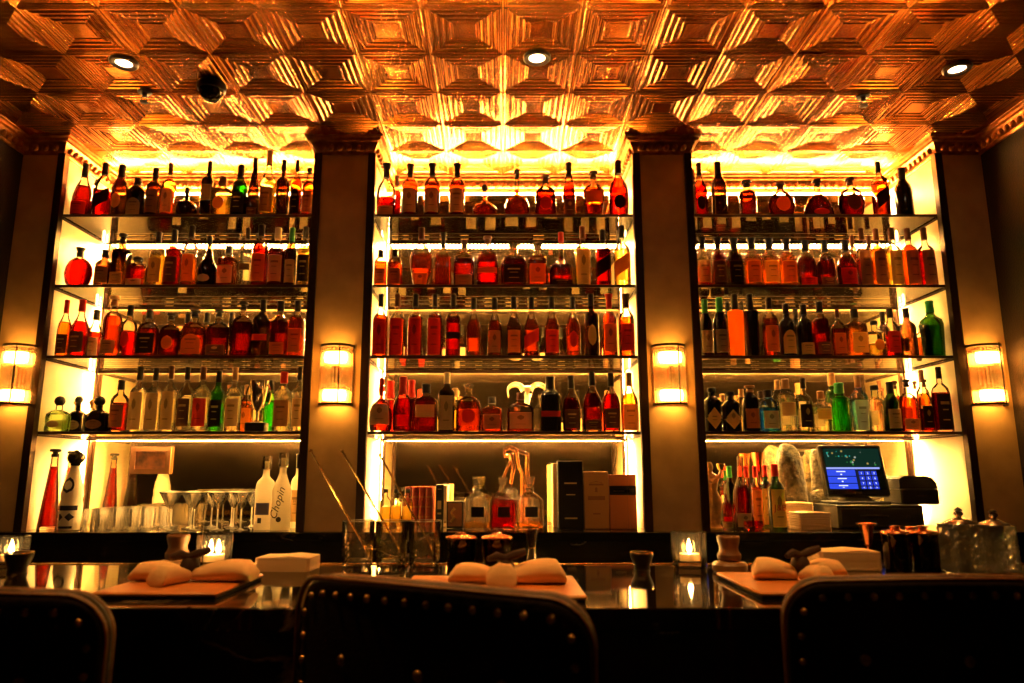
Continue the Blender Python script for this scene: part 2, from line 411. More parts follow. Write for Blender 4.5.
BAYLAB = {'left': "left bay", 'centre': "centre bay", 'right': "right bay"}
SHN = {1: 'top', 2: 'second', 3: 'third', 4: 'fourth'}
def led_row(x0, x1, y0, y1, z0, z1, pitch=.02, on=.013):
    mb = MB(); n = int((x1-x0)/pitch)
    for i in range(n):
        x = x0+(x1-x0)*(i+.5)/n; mb.box(x-on/2, x+on/2, y0, y1, z0, z1)
    return mb
for bay, (a, b) in BAYS.items():
    a -= .02; b += .02
    tag(MB().box(a+.001, b-.001, BACK-.001, BACK+.011, CNT+.001, 2.925).build('mirror_panel', M_MIRROR), f"speckled antique mirror lining the back of the {bay} bay", 'mirror', 'antique mirrors behind the shelves')
    t = thing('cove_light', f"glowing strip light above the mirror at the top of the {bay} bay", 'strip light', ((a+b)/2, BACK-.030, 2.905), group='cove lights under the ceiling')
    w = (b-a)/2-.004
    MB().box(-w, w, -.012, .028, -.008, 0).build('mounting_channel', M_BRASS, t)
    led_row(-w, w, -.008, .004, .0005, .014).build('led_strip', M_LEDTOP, t, smooth=0)
    for k, z in SHELF_Z.items():
        t = thing('glass_shelf', f"clear glass shelf with dark edge, {SHN[k]} of four in the {bay} bay", 'shelf', ((a+b)/2, 3.43, z), group='glass shelves')
        w = (b-a)/2-.0015
        MB().box(-w, w, .006, BACK-3.43-.006, -.005, .006).build('pane', M_PANE, t, smooth=0)
        MB().bbox(-w, w, 0, .0055, -.0065, .0075, .001).build('edge_trim', M_POST, t)
        for s in (-1, 1): MB().box(*sorted((s*w, s*(w-.006))), .02, BACK-3.43-.016, -.014, -.0055).build('side_rail', M_POST, t)
        # strip light under the rear edge, behind a small rail
        D = BACK-3.43
        if k in (1, 4):
            rail = MB().box(-w+.01, w-.01, D-.040, D-.034, -.016, -.0055)
            if k == 1: rail.box(-w+.01, w-.01, D-.034, D-.0015, -.0064, -.0055)  # added lid keeps the strip from shining up through the pane
            y0, y1, z0, z1, m = D-.030, D-.022, -.0145, -.0095, M_LED if k == 1 else M_LEDLOW
        else:
            rail = MB().box(-w+.01, w-.01, D-.020, D-.016, -.0190, -.0055).box(-w+.01, w-.01, D-.016, D-.0015, -.0062, -.0055)  # rail deepened to hide the added strip, its lid blocks upward light
            y0, y1, z0, z1, m = D-.0145, D-.0095, -.0105, -.0068, M_LEDADDED  # concealed strip added to brighten the middle rows of bottles
        rail.build('back_rail', M_POST, t)
        led_row(-w+.012, w-.012, y0, y1, z0, z1, .020, .0065 if k != 1 else .006).build('led_strip', m, t, smooth=0)

# counters
t = thing('back_counter', 'long black marble counter along the foot of the three bays', 'counter', (0, 3.33, 0))
MB().bbox(XL+.002, XR-.002, 0, .068, CNT-.04, CNT, .003).build('front_edge', M_MARBLE, t)
for i, (a, b) in enumerate(BAYS.values()):
    MB().box(a-.019, b+.019, .0685, BACK-3.33-.002, CNT-.04, CNT-.0005).build('worktop', M_MARBLE, t)
MB().box(XL+.002, XR-.002, .01, .06, .08, CNT-.041).build('front_panel', M_MARBLE2, t)
t = thing('bar_counter', 'polished black marble bar counter in the foreground', 'counter', (0, BAR0, 0))
MB().bbox(XL+.002, XR-.002, 0, BAR1-BAR0-.012, BAR-.045, BAR, .003).build('counter_top', M_MARBLE, t)
MB().bbox(XL+.002, XR-.002, BAR1-BAR0-.0115, BAR1-BAR0, BAR-.03, BAR+.003, .0015).build('brass_edge', M_BRASS, t)
MB().box(XL+.002, XR-.002, .004, .034, BAR-.22, BAR-.046).build('apron', M_MARBLE2, t)
MB().box(XL+.002, XR-.002, .40, .68, .05, BAR-.046).build('bar_front', M_BLACK, t)

# ------------------------------------------------------------------ bottles
PROF = {  # (radius share, height share), cap start, cross-section exponent, depth share
 'std': ([(.94,0),(1,.015),(1,.58),(.97,.63),(.82,.68),(.55,.72),(.40,.75),(.36,.80),(.36,.93)], .84, 2, 1),
 'tall': ([(.94,0),(1,.015),(1,.57),(.95,.62),(.8,.66),(.55,.69),(.36,.72),(.33,.78),(.33,.93)], .83, 2, 1),
 'slope': ([(.94,0),(1,.015),(1,.5),(.95,.53),(.5,.68),(.36,.74),(.34,.93)], .83, 2, 1),
 'hock': ([(.95,0),(1,.015),(1,.38),(.93,.47),(.72,.62),(.5,.76),(.4,.86),(.4,.93)], .8, 2, 1),
 'wine': ([(.95,0),(1,.015),(1,.55),(.9,.63),(.6,.71),(.42,.77),(.38,.93)], .79, 2, 1),
 'bell': ([(.85,0),(.97,.03),(1,.25),(.93,.42),(.72,.56),(.42,.68),(.3,.78),(.28,.93)], .8, 2, 1),
 'squat': ([(.7,0),(.9,.04),(1,.16),(.96,.28),(.75,.38),(.4,.44),(.24,.5),(.18,.6),(.16,.9)], .82, 2, 1),
 'bulb': ([(.75,0),(.93,.05),(1,.22),(.96,.38),(.75,.5),(.4,.57),(.22,.62),(.2,.7),(.18,.9)], .82, 2, .8),
 'disc': ([(.45,0),(.6,.02),(.85,.14),(1,.35),(.93,.52),(.7,.65),(.4,.72),(.22,.76),(.2,.92)], .84, 2, .5),
 'jw': ([(.95,0),(1,.015),(1,.62),(.9,.68),(.5,.74),(.36,.78),(.34,.93)], .84, 5, 1),
 'square': ([(.95,0),(1,.02),(1,.6),(.93,.67),(.6,.72),(.36,.75),(.34,.93)], .84, 5, .9),
 'round': ([(.92,0),(1,.03),(1,.52),(.95,.6),(.8,.67),(.5,.72),(.3,.75),(.25,.93)], .85, 2.6, .6),
 'angel': ([(.5,0),(.62,.03),(.85,.25),(1,.45),(.96,.53),(.7,.64),(.38,.7),(.26,.76),(.24,.93)], .84, 2.4, .6),
 'taper': ([(1,0),(1,.02),(.75,.35),(.45,.7),(.34,.85),(.34,.94)], .9, 2, 1),
 'flask': ([(.62,0),(.7,.03),(.88,.3),(1,.5),(.95,.6),(.7,.67),(.35,.72),(.26,.76),(.26,.92)], .85, 2.4, .6),
 'patron': ([(.9,0),(1,.05),(1,.40),(.92,.5),(.6,.58),(.3,.62),(.27,.8)], .74, 3.2, .8),
 'bened': ([(.8,0),(1,.05),(1,.28),(.85,.4),(.5,.52),(.3,.64),(.24,.8),(.22,.93)], .86, 2, 1),
 'marnier': ([(.85,0),(1,.06),(1,.30),(.85,.40),(.4,.46),(.25,.5),(.22,.7),(.2,.93)], .86, 2, .8),
 'xo': ([(1,0),(1,.06),(.93,.25),(.7,.45),(.4,.58),(.2,.64),(.18,.93)], .84, 2, .5),
 'straight': ([(.86,0),(.88,.01),(1,.70),(.95,.73),(.5,.745),(.36,.75),(.36,.93)], .76, 2, 1),
 'house': ([(1,0),(.92,.05),(.9,.5),(.85,.55),(.4,.68),(.25,.72),(.22,.93)], .78, 5, .8),
 'short': ([(.94,0),(1,.03),(1,.6),(.93,.7),(.6,.78),(.4,.82),(.38,.93)], .85, 3, .8),
 'fluted': ([(.9,0),(1,.02),(1,.60),(.97,.66),(.85,.70),(.5,.73),(.45,.76),(.42,.93)], .82, 2, 1),
 'gem': ([(.78,0),(.80,.015),(1,.58),(.85,.66),(.5,.72),(.34,.77),(.32,.93)], .82, 4, .7),
 'belly': ([(.85,0),(.95,.03),(1,.30),(.97,.48),(.85,.58),(.5,.68),(.34,.74),(.30,.93)], .8, 2.2, .7),
}
def pint(prof, h):
    for (r0, h0), (r1, h1) in zip(prof, prof[1:]):
        if h <= h1: return r0+(r1-r0)*(h-h0)/max(1e-6, h1-h0)
    return prof[-1][0]
def ring_dims(r, W, n, df):
    k = max(0., min(1., (r-.45)/.3))
    hw = r*W; hd = min(hw, df*W) if df < 1 else hw
    return hw, hd, 2+(n-2)*k
def selliptic(prof, W, H, n, df, seg=24, flute=0):
    vs = []
    for r, z in prof:
        hw, hd, nn = ring_dims(r, W, n, df)
        for i in range(seg):
            a = 2*pi*i/seg; c, s_ = cos(a), sin(a)
            fl = 1-(flute if (i % 2 and .02 < z < .66) else 0)
            vs.append((hw*fl*math.copysign(abs(c)**(2/nn), c), hd*fl*math.copysign(abs(s_)**(2/nn), s_), z*H))
    k = len(prof)
    fs = [(j*seg+i, j*seg+(i+1) % seg, (j+1)*seg+(i+1) % seg, (j+1)*seg+i) for j in range(k-1) for i in range(seg)]
    fs += [tuple(range(seg-1, -1, -1)), tuple((k-1)*seg+i for i in range(seg))]
    return vs, fs
def smooth_prof(p):
    out = [p[0]]
    for (r0, h0), (r1, h1) in zip(p, p[1:]):
        if h1-h0 > .12 and abs(r1-r0) < .12: out.append(((r0+r1)/2, (h0+h1)/2))
        out.append((r1, h1))
    return out
def patch(prof, W, H, n, df, s0, s1, h0, h1, shape='r', off=.0008, ns=8, nh=6):
    vs = []; slant = (h1-h0)*.35
    for j in range(nh+1):
        t = -1+2*j/nh
        for i in range(ns+1):
            s = -1+2*i/ns
            if shape == 'o': q = s*sqrt(max(0, 1-t*t)); tt = t
            elif shape == 'd': q = s*(1-abs(t)); tt = t
            elif shape == 'a': q = s; tt = t if t < 0 else t*sqrt(max(0, 1-s*s*.85))
            else: q = s; tt = t
            x = s0+(s1-s0)*(q+1)/2; h = h0+(h1-h0)*(tt+1)/2
            if shape == 's': h += slant*x
            r = pint(prof, h); hw, hd, nn = ring_dims(r, W, n, df)
            e = min(.98, abs(x)); y = -hd*(1-e**nn)**(1/nn)
            vs.append((x*hw*1.004, y-off, h*H))
    k = ns+1
    fs = [(j*k+i, j*k+i+1, (j+1)*k+i+1, (j+1)*k+i) for j in range(nh) for i in range(ns)]
    return vs, fs
def make_cap(style, col, cs, W, H, prof, parent):
    rn = pint(prof, .86)*W; m = cap_mat(col); mb = MB(); z0, z1 = cs*H, H; L = z1-z0
    if style == 't': mb.lathe([(rn*1.12, z0-.03*H), (rn*1.14, z0), (rn*1.06, z1-.05*H), (rn*1.14, z1-.045*H), (rn*1.14, z1-.003), (rn*.95, z1)], seg=16)
    elif style == 's': mb.lathe([(rn*1.15, z1-.10*H), (rn*1.2, z1-.09*H), (rn*1.2, z1-.004), (rn*1.05, z1)], seg=16)
    elif style == 'm': mb.lathe([(rn*1.1, z0), (rn*1.12, z0+L*.35), (rn*.85, z0+L*.4), (rn*.85, z0+L*.6), (rn*1.55, z0+L*.66), (rn*1.65, z0+L*.8), (rn*1.5, z1-.001), (rn*1.1, z1)], seg=16)
    elif style == 'l': mb.lathe([(rn*1.08, z0-.06*H), (rn*1.12, z0+L*.1), (rn*1.0, z0+L*.4), (rn*1.5, z0+L*.9), (rn*1.5, z1-.001), (rn*1.2, z1)], seg=16)
    elif style == 'b':
        R = rn*1.75; zc = H-R; mb.lathe([(rn*1.1, z0), (rn*1.1, zc-R*.75)]+[(R*cos(a), zc+R*sin(a)) for a in [radians(x) for x in (-42, -20, 0, 25, 50, 70)]]+[(.0006, H)], seg=16)
    elif style == 'w':
        zb = .70*H; rw = pint(prof, .70)*W
        mb.lathe([(rw*1.10, zb), (rw*1.06, zb+.02*H), (rn*1.35, .78*H), (rn*1.25, .9*H), (rn*1.3, .94*H), (rn*1.3, H-.003), (rn*1.1, H)], seg=16)
        for i in range(16): mb.v[i] = (mb.v[i][0]*1.02, mb.v[i][1]*1.02, mb.v[i][2]-random.choice((0, .01, .02, .035))*H)
    elif style == 'z': mb.lathe([(W*.30, .80*H), (W*.50, .805*H), (W*.50, H), (W*.42, H), (W*.42, .82*H), (W*.30, .815*H)], seg=20)
    elif style == 'g': mb.lathe([(rn*1.1, z0), (rn*1.1, z0+L*.25), (rn*.9, z0+L*.3), (rn*1.6, z0+L*.75), (rn*1.7, z0+L*.85), (rn*1.2, z1)], seg=8)
    return mb.build('cap' if style in 'tsw' else 'stopper', m, parent, smooth=30)
EXT = {'r': (.14, .82), 'l': (.08, .42), 'h': (.5, .92), 'f': (.06, .97), 'o': (.2, .85), 'd': (.12, .92), 'a': (.1, .78), 's': (.38, .78), 'n': (.45, .62), 'c': (.28, .80)}
def bottle(parent, typ, W, H, content, cap, lab, rnd):
    prof, cs, n, df = PROF[typ]; prof = smooth_prof(prof)
    gm, lm = body_mats(content)
    mb = MB(); v, f = selliptic(prof, W, H, n, df, flute=.06 if typ == 'fluted' else 0); mb.add(v, f)
    mb.build('glass_body', gm, parent, smooth=40)
    hs = max(h for r, h in prof if r > .93)
    if lm:
        fill = min(.8, max(hs+.02, .60)+rnd.uniform(-.05, .09))
        if rnd.random() < .12 and hs > .45: fill = hs*rnd.uniform(.6, .9)
        if typ == 'taper': fill = .78
        lp = [(r, h) for r, h in prof if h < fill-.01]; lp.append((pint(prof, fill), fill))
        lp = [(max(.05, r-.10), h) for r, h in lp]; lp[0] = (lp[0][0], .038); lp = [p for i, p in enumerate(lp) if i == 0 or p[1] > .05]
        mb = MB(); v, f = selliptic(lp, W, H, n, df*.95 if df < 1 else 1, seg=20); mb.add(v, f)
        mb.build('liquid', lm, parent, smooth=40)
    make_cap(cap[0], cap[1], cs, W, H, prof, parent)
    if typ not in ('disc', 'squat', 'xo') and rnd.random() < .85:      # every other bottle carries a paper label on its back too, seen in the mirror
        mb = MB(); v, f = patch(prof, W, H, n, df, -.6, .6, hs*.25, hs*rnd.uniform(.65, .95), 'r', off=.0010, ns=6, nh=2); mb.add([(-x_, -y_, z_) for x_, y_, z_ in v], f)
        mb.build('back_label', M_BACKLABEL, parent, smooth=60)
    if lab != '-':
        c, s = lab[0], lab[1]
        e0, e1 = EXT[s]; h0, h1 = hs*e0, hs*e1
        if typ in ('disc', 'xo', 'squat', 'bulb'): h0, h1 = hs*.35, min(.6, hs*1.35)
        sw = {'d': .95, 'o': .72, 'c': .55, 's': .95, 'n': .9}.get(s, .8)
        if typ in ('disc', 'xo'): sw = .5
        shp = {'o': 'o', 'd': 'd', 'a': 'a', 's': 's', 'c': 'o'}.get(s, 'r')
        mb = MB(); v, f = patch(prof, W, H, n, df, -sw, sw, h0, h1, shp, off=.0010, ns=10, nh=8 if shp in 'oda' else 4); mb.add(v, f)
        lo = mb.build('paper_label', lab_mat(c), parent, smooth=60)
        if len(lab) > 2 or s in 'rfaold':
            pc = lab[2] if len(lab) > 2 else ('b' if c not in 'bd' else 'g')
            mb = MB(); dh = h1-h0
            ins = .55 if shp in 'od' else .78
            rows = ((.70, .78, .75), (.54, .57, .5), (.26, .29, .6)) if shp != 'd' else ((.54, .60, .5), (.40, .43, .5))
            if rnd.random() < .35: rows = ((.52, .84, .42),)+rows[2:]
            for q, (b0, b1, ww) in enumerate(rows):
                mb = MB(); v, f = patch(prof, W, H, n, df, -sw*ins*ww, sw*ins*ww, h0+dh*b0, h0+dh*b1, 'o' if q == 0 and rows[0][2] == .42 else 'r', off=.0017, ns=6, nh=3); mb.add(v, f)
                mb.build('label_print', paper('print '+pc+c, [x*.55+y*.45 for x, y in zip(LABC[pc], LABC[c])], .2), lo, smooth=60)
ORD = ['first', 'second', 'third', 'fourth', 'fifth', 'sixth', 'seventh', 'eighth', 'ninth', 'tenth', 'eleventh', 'twelfth', 'thirteenth', 'fourteenth', 'fifteenth', 'sixteenth', 'seventeenth']
# centre px | top px | width px | shape | contents | cap | label | description      (a leading * = back row)
ROWS = {
('left', 1): """82.9 164 19 bell M tk rr|dark cognac bottle with bell-shaped body
103 163.3 17.5 gem R tk bs|red square bottle with slanted dark band
120 165 17 wine D tk gc|black bottle with small gilt emblem
137 178.5 19 short K tk wa|squat black bottle with arched cream label
154 168 15 std D tk nr|dark bottle with tall brown label
168.5 163 15 tall O tn wr|pale orange bottle with cream label
187 188 22 bulb D tk -|round dark decanter bottle with short neck
208 161 15 jw K tk wh|tall black square bottle with high label
222 177 19 square Y tn oc|square clear bottle with orange portrait label
239.6 165 15.5 wine L tk br|green vermouth bottle with black label
253.5 158.6 13 hock D tk dl|slender dark bottle with long tapering neck
267.5 151 15.5 slope Y tc nr|yellow bottle with very tall pale neck
282.5 160 13.5 tall D tk -|plain dark bottle with high shoulders
296 160 14 tall A tk ba|amber bottle with dark arched label
308.5 168 12.5 std A sk nr|red amber bottle nearest the right post""",
('left', 2): """78.8 248 30 disc R lk -|large round flat red decanter
104.5 250 16.5 std D tk nr|short dark bottle with brown label
120.7 234 16 jw D mk gl|dark square bottle with clear neck
138 257.5 21.5 short R sk wl|squat red bottle with rounded shoulders
156.6 232 15 tall Y tk nr|yellow bottle with brown square label
172.5 230 16.5 tall R tk dr|red bottle with dark square label
189.5 226 18 std O tk or|orange bottle with orange label
208 236 21 bened D tk wc|bulbous dark bottle with round pale label
228 246 18 square A tk wr|square amber bottle with red paper label
246 228 14 jw C tk dn|clear bottle with narrow dark band
259.6 225 16 std R tk or|bright red bottle with orange label
276.5 228 16 std M tw wr|dark red bottle with pale label
290.7 228 14.5 wine D tG wr|dark wine-shaped bottle with green neck
304.2 227 14 std Y tk br|yellow bottle with black label""",
('left', 3): """63 300 17 belly O tr dr|orange cognac bottle with dark red cap
79.6 300 17 slope R tr dr|red cognac bottle with bright red cap
95 310 17 slope M tk wr|small dark red bottle with cream label
111.6 296 17.5 std A mc nl|amber bottle with tall cork stopper
128.5 306 16 std R tk rc|red bottle with round emblem
148 309.7 21 round A tk br|broad amber bottle with black label
170 313.5 20 round M mk oc|broad dark bottle with short stopper
193.7 310 24 round A mk oa|broad amber bottle with orange arched label
218 310 23 round M mk dl|broad dark bottle with narrow low label
242 302 23 round M mk -|broad dark bottle with tall stopper
261.7 300 16 jw D tk rn|dark square bottle with red band
279.4 301 18.5 square M tk ol|square dark amber bottle with tall black cap
296.6 301 16 square A tk or|square amber bottle with orange label
*187 314 14 std D tk -|dark bottle half hidden
*206 313 14 std A tk -|small amber bottle half hidden
*231 313 14 std D tk -|small black bottle half hidden""",
('left', 4): """58 396 23 patron V bk wc|squat pale green bottle with round stopper
78 396 20 patron K bk wo|squat black bottle with cream oval label
99 396 22 patron K bk no|squat black bottle with brown oval label
119 380 19 std M tk nr|dark red bottle with tall dark cap
137 367 16 tall C tk wf|clear bottle with wide pale label
153 368 15 tall C tk wf|clear long-necked bottle with pale label
168.5 366 14.5 tall C tn wf|clear long-necked bottle with brown cap
184.7 367 14.5 tall C tk dr|clear bottle with dark square label
200.7 367 16 tall C tn rr|clear bottle with dark red label
216.8 371 14.5 std G tk br|bright green bottle with black label
233 367.5 15.5 tall C tc wr|clear pale bottle with cream picture label
282.5 372 18 std C tr nr|clear bottle with brown square label
298.3 367 13 tall C tk wr|slim clear bottle with black cap
*73 399 15 patron V bc -|squat clear bottle half hidden
*92 399 15 patron V bc -|squat clear bottle just visible
*246 385 14 std O tc or|orange-labelled bottle behind the silver cup
*270 380 14 std G tk -|green bottle behind the silver cup""",
('centre', 1): """385.5 164 19 belly R lk nl|red oval bottle with tall bulging stopper
410 164.5 16 std M lk wr|round-shouldered bottle with pale label
432 164 16 std M lk wr|round-shouldered bottle with pale whiskey label
457 164 16 std M lk wr|round-shouldered whiskey bottle with pale label
484.7 184.5 25 squat A bk -|squat round decanter with short stopper
517 170 26 squat A mk -|squat decanter with very long thin neck
545.5 175.7 21 round M mn rc|broad dark bottle with red emblem
569 162.5 13.5 hock R tk dr|slender dark red bottle
593.6 171.7 22 flask A mn oh|amber flask tapering towards its foot
618.6 161 20 belly R tk bc|red oval bottle with round dark label
*396.5 176 11 std R tn -|small red bottle half hidden""",
('centre', 2): """379.5 250.3 15.5 short A tk nr|small amber bottle beside left post
395 250.3 15 short A tk nr|small amber bottle with brown label
421 228 23 angel A tn ol|amber bottle widening up to winged shoulders
443 232.5 18 house A lk nr|house-shaped amber bottle with flared foot
464 240 20.5 round M tn nl|broad dark red bottle with cork
487.5 236.5 21 round R mn on|broad red bottle with orange lettering band
513.8 243.7 26 round M gx br|wide dark bottle with glass stopper
537.5 243 18.5 square A gx or|square bottle with orange label, glass stopper
561.3 232.5 24 marnier M tr bl|bulbous dark bottle with long red neck
583 226.6 16 tall Y tn wf|tall yellow bottle with cream label
603 230 15 jw R tk bs|red square bottle with slanted black label
622.3 226 16.5 tall Y tk os|yellow bottle with slanted orange label""",
('centre', 3): """380 291.3 15 tall A tk rf|tall red bottle with black cap
396.7 291 15 tall A tn rf|tall red bottle with brown cap
415 291.3 15 tall A tk rf|tall red bottle with dark red label
434.5 291.3 15 tall A tk rf|tall amber bottle with black cap
453 291.3 15 tall R tk bn|tall red bottle with low black band
473.5 298 14.5 slope A tk -|amber bottle with sloping shoulders
494.6 298 14.5 slope A tk nr|sloping amber bottle with brown label
514 297 15 slope M tk or|sloping bottle with orange label
531.5 297.6 15 slope A tk rs|sloping bottle with slanted red label
552 297 15 slope A tk rr|sloping amber bottle with red label
573 297.6 15 slope A tk rc|sloping amber bottle with round red label
591.6 292 15 std D tk gc|black bottle with gilt floral decoration
609.7 291 14.5 std A lr or|orange red bottle with long red neck
626.8 291.4 15.5 std A ln rr|red bottle with bulging brown stopper""",
('centre', 4): """380 378 23 bulb M wr wf|round bottle with red wax neck, cream label
402.6 377 20.5 belly R wr -|red oval bottle with red wax neck
426 384 23 square M tk wh|wide dark bottle with high cream label
446.7 372.5 16 jw D tw wf|tall bottle wrapped in cream label
468.6 384 25 round A gx rc|broad red bottle with round emblem, glass stopper
492 397 20.5 square A tk nr|low square amber bottle
520.5 392.6 27 round A tn wr|wide amber bottle below the ram skull
550.3 377 21 square K wk rn|black square bottle with black wax neck
571.5 375.6 18 belly M tk dr|dark oval bottle with pale neck
592.4 372 19 belly M tk dl|taller dark oval bottle with pale neck
611.5 372.8 17.7 belly R tk dr|red oval bottle with dark label
630 372.8 17.5 belly O tc gf|orange oval bottle with gold label
*390 381 17 belly R wr -|red wax-necked bottle tucked in the back
*411 380 17 belly R wr -|second red wax-necked bottle, half hidden
*455 388 14 std Y tc -|pale bottle half hidden""",
('right', 1): """700 163 15 belly R tk bc|red bottle with round black label
719 162 15.5 wine D tk -|dark bottle with tall black cap
747 180.7 17.5 std M mk -|short dark amber bottle
780.5 183 28 disc A mn oc|wide flat amber cognac decanter
817.5 180 31 xo M mk rc|triangular flat dark cognac decanter
850.6 178 27 disc R mn dc|round red decanter with sunburst ribs
880.5 162 13.5 jw A tk bs|tall square bottle with slanted black label
903.5 168 16 wine K tk -|plain black bottle near right post
*694 170 10 std D tn -|slim bottle half hidden""",
('right', 2): """703 237.5 15.5 std A ck nr|amber bottle with brown label and dark cap
718.7 238 16 std M ck dr|dark amber bottle with dark label
735 238.7 16.5 std D ck br|dark bottle with black label
752.5 238.7 16.5 std O ck or|pale orange bottle with orange label
770 239 17 std O ck yr|yellow bottle with small dark square
787.6 239.4 17 std O ck or|orange bottle with plain orange label
806.3 240.7 20 belly M tk rl|dark red bottle with sloping shoulders
825.8 240.7 20 belly M tk dl|dark red sloping bottle with dark label
846.5 240.7 19 belly M tk rr|dark red sloping bottle with red label
864 228.4 15.5 tall M tn nf|tall bottle with big tan label, dark foot
878.7 229 15 tall O tn nf|tall orange bottle with big brown label
894.5 228 16 tall Y tn wf|tall yellow bottle with big tan label
910.6 228.4 16 tall A tn nf|tall red bottle with big brown label
927.7 228 17 tall R tn nf|tall red bottle with two-part brown label
*854 233 12 tall A tn -|brown-capped bottle half hidden
*871 233 12 tall A tn -|another brown-capped bottle half hidden""",
('right', 3): """706 299.6 13.5 wine D tG wr|dark wine-shaped bottle with pale label
720.7 298 15 wine D tG wr|dark wine-shaped bottle with brighter cream label
736.5 294 15.5 straight P tk -|plain bright orange bottle with black cap
752 293 16 straight K tk -|tall straight black bottle
770.6 298 15.5 std A tk or|amber bottle with large orange label
787.4 304 15.5 std K tk ga|black bottle with arched gold label
805 304.7 16 std K tk gl|black bottle with low gilt label
821.5 302 16.5 std M tk dl|dark red bottle with brown label
838.8 309 17.5 round A tn or|amber bottle with orange paper label
856 309 20 square O tk yr|wide orange bottle with yellow label
874.7 321 17 square Y sk oc|low square yellow bottle
891.5 308.4 16 std R tk rr|red bottle with red label
907.7 308.4 16 std D tk -|plain very dark bottle
922 325 16 short O tn or|low orange bottle with short neck
938.7 301 21 gem L tG -|large dark green bottle with angular shoulders
*729 297.7 13 std D tk -|tall capped bottle half hidden
*743 297.5 12 std D tk -|dark capped bottle half hidden
*797 309 13 std D tk -|dark bottle half hidden
*884 312 13 std D tk -|dark bottle half hidden""",
('right', 4): """712.5 388 17.5 short K sk gd|black apothecary bottle with gold diamond label
731 392 18 short K sk gd|black apothecary bottle with smaller diamond label
750.7 385.4 16.5 short K mc or|dark apothecary bottle with orange brown label
768.8 390 18.5 short B tk wr|blue bottle with cream label
787 379 18 short C tc wh|clear bottle with tall cork
804.8 378 15 tall C tk br|clear bottle with dark square label
821.5 391 17 square C tc yh|clear square bottle with yellow label
840.7 383 19 fluted G tG -|bright green fluted bottle
860 376 18 gem T tc lf|pale blue square bottle with portrait label
876.3 385.5 15 fluted C sk -|clear ribbed bottle with small black stopper
892 382 16.5 wine L tk wr|dark green bottle with cream label
909 379.4 18 round A mk wl|amber bottle with cream label
926.5 379.4 16 round M mn br|dark amber bottle with black label
943.3 367 18 round R tk bf|red bottle with large black label
*723 394 12 short C tc -|small cork-stoppered bottle half hidden
*742 389 12 short C tc -|cork-stoppered bottle half hidden
*761 391 12 short B tk -|small blue bottle half hidden
*779 380 13 short C tc -|clear corked bottle half hidden
*834 373 15 fluted G tc -|tall green bottle half hidden
*897 381 13 round A mn -|small amber bottle half hidden
*917 381 13 round O mn -|small orange bottle half hidden
*931 370 12 std O tn -|tall orange bottle half hidden""",
}
BASEPX = {1: 216, 2: 287, 3: 356, 4: 433}
rnd = random.Random(3)
def place(cx, w0, basepx, placed, rows, halfdepth, bay):
    lo, hi = BAYS[bay][0]-.019, BAYS[bay][1]+.019
    for lim in (.006, .05, .2):
        for Y in rows:
            for k in (1., .94, .88, .8):
                w = w0*k
                x = at(cx, basepx-22, Y).x; r = (at(cx+w/2, basepx-22, Y).x-at(cx-w/2, basepx-22, Y).x)/2
                hd = r*halfdepth; x0 = x
                x = max(lo+r+.010, min(hi-r-.010, x))
                if abs(x-x0) > lim or Y+hd > BACK-.045: continue
                if all(abs(x-px) > r+pr+.001 or abs(Y-py) > hd+pd+.001 for px, py, pr, pd in placed): return x, Y, r, hd
    return None
for (bay, sh), txt in ROWS.items():
    z = SHELF_Z[sh]+.0065; placed = []; front = []
    items = []
    for l in txt.split('\n'):
        d, desc = l.lstrip('*').split('|'); cx, top, w, typ, con, cap, lab = d.split()
        items.append([l.startswith('*'), desc, float(cx), float(top), float(w), typ, con, 'lk' if cap == 'ck' else cap, lab, None])
    mid = sum(q[2] for q in items)/len(items)
    for q in sorted(items, key=lambda q: (q[0], -abs(q[2]-mid))):
        ys = [3.67+.008*i for i in range(22)] if q[0] else [3.50]+[3.505+.01*i for i in range(22)]
        wd = q[4]
        while q[9] is None and wd > 4: q[9] = place(q[2], wd, BASEPX[sh], placed, ys, PROF[q[5]][3], bay); wd *= .85
        placed.append(q[9])
    for rear, desc, cx, top, w, typ, con, cap, lab, (x, Y, r, hd) in [q for q in items if not q[0]]+[q for q in items if q[0]]:
        H = at(cx, top, Y).z-z
        if sh > 1: H = min(H, SHELF_Z[sh-1]-.024-z)
        word = 'decanter' if 'decanter' in desc else 'liquor_bottle'
        if rear:
            k = min(range(len(front)), key=lambda i: abs(front[i]-cx))
            lb = f"{desc}, behind {ORD[k]} bottle on {bay} bay's {SHN[sh]} shelf"
        else:
            front.append(cx); lb = f"{desc}, {ORD[len(front)-1]} from left on {bay} bay's {SHN[sh]} shelf"
        t = thing(word, lb, 'bottle' if word != 'decanter' else 'decanter', (x, Y, z), 0, f"bottles on the {bay} bay's {SHN[sh]} shelf")
        bottle(t, typ, r, H, con, cap, lab, rnd)
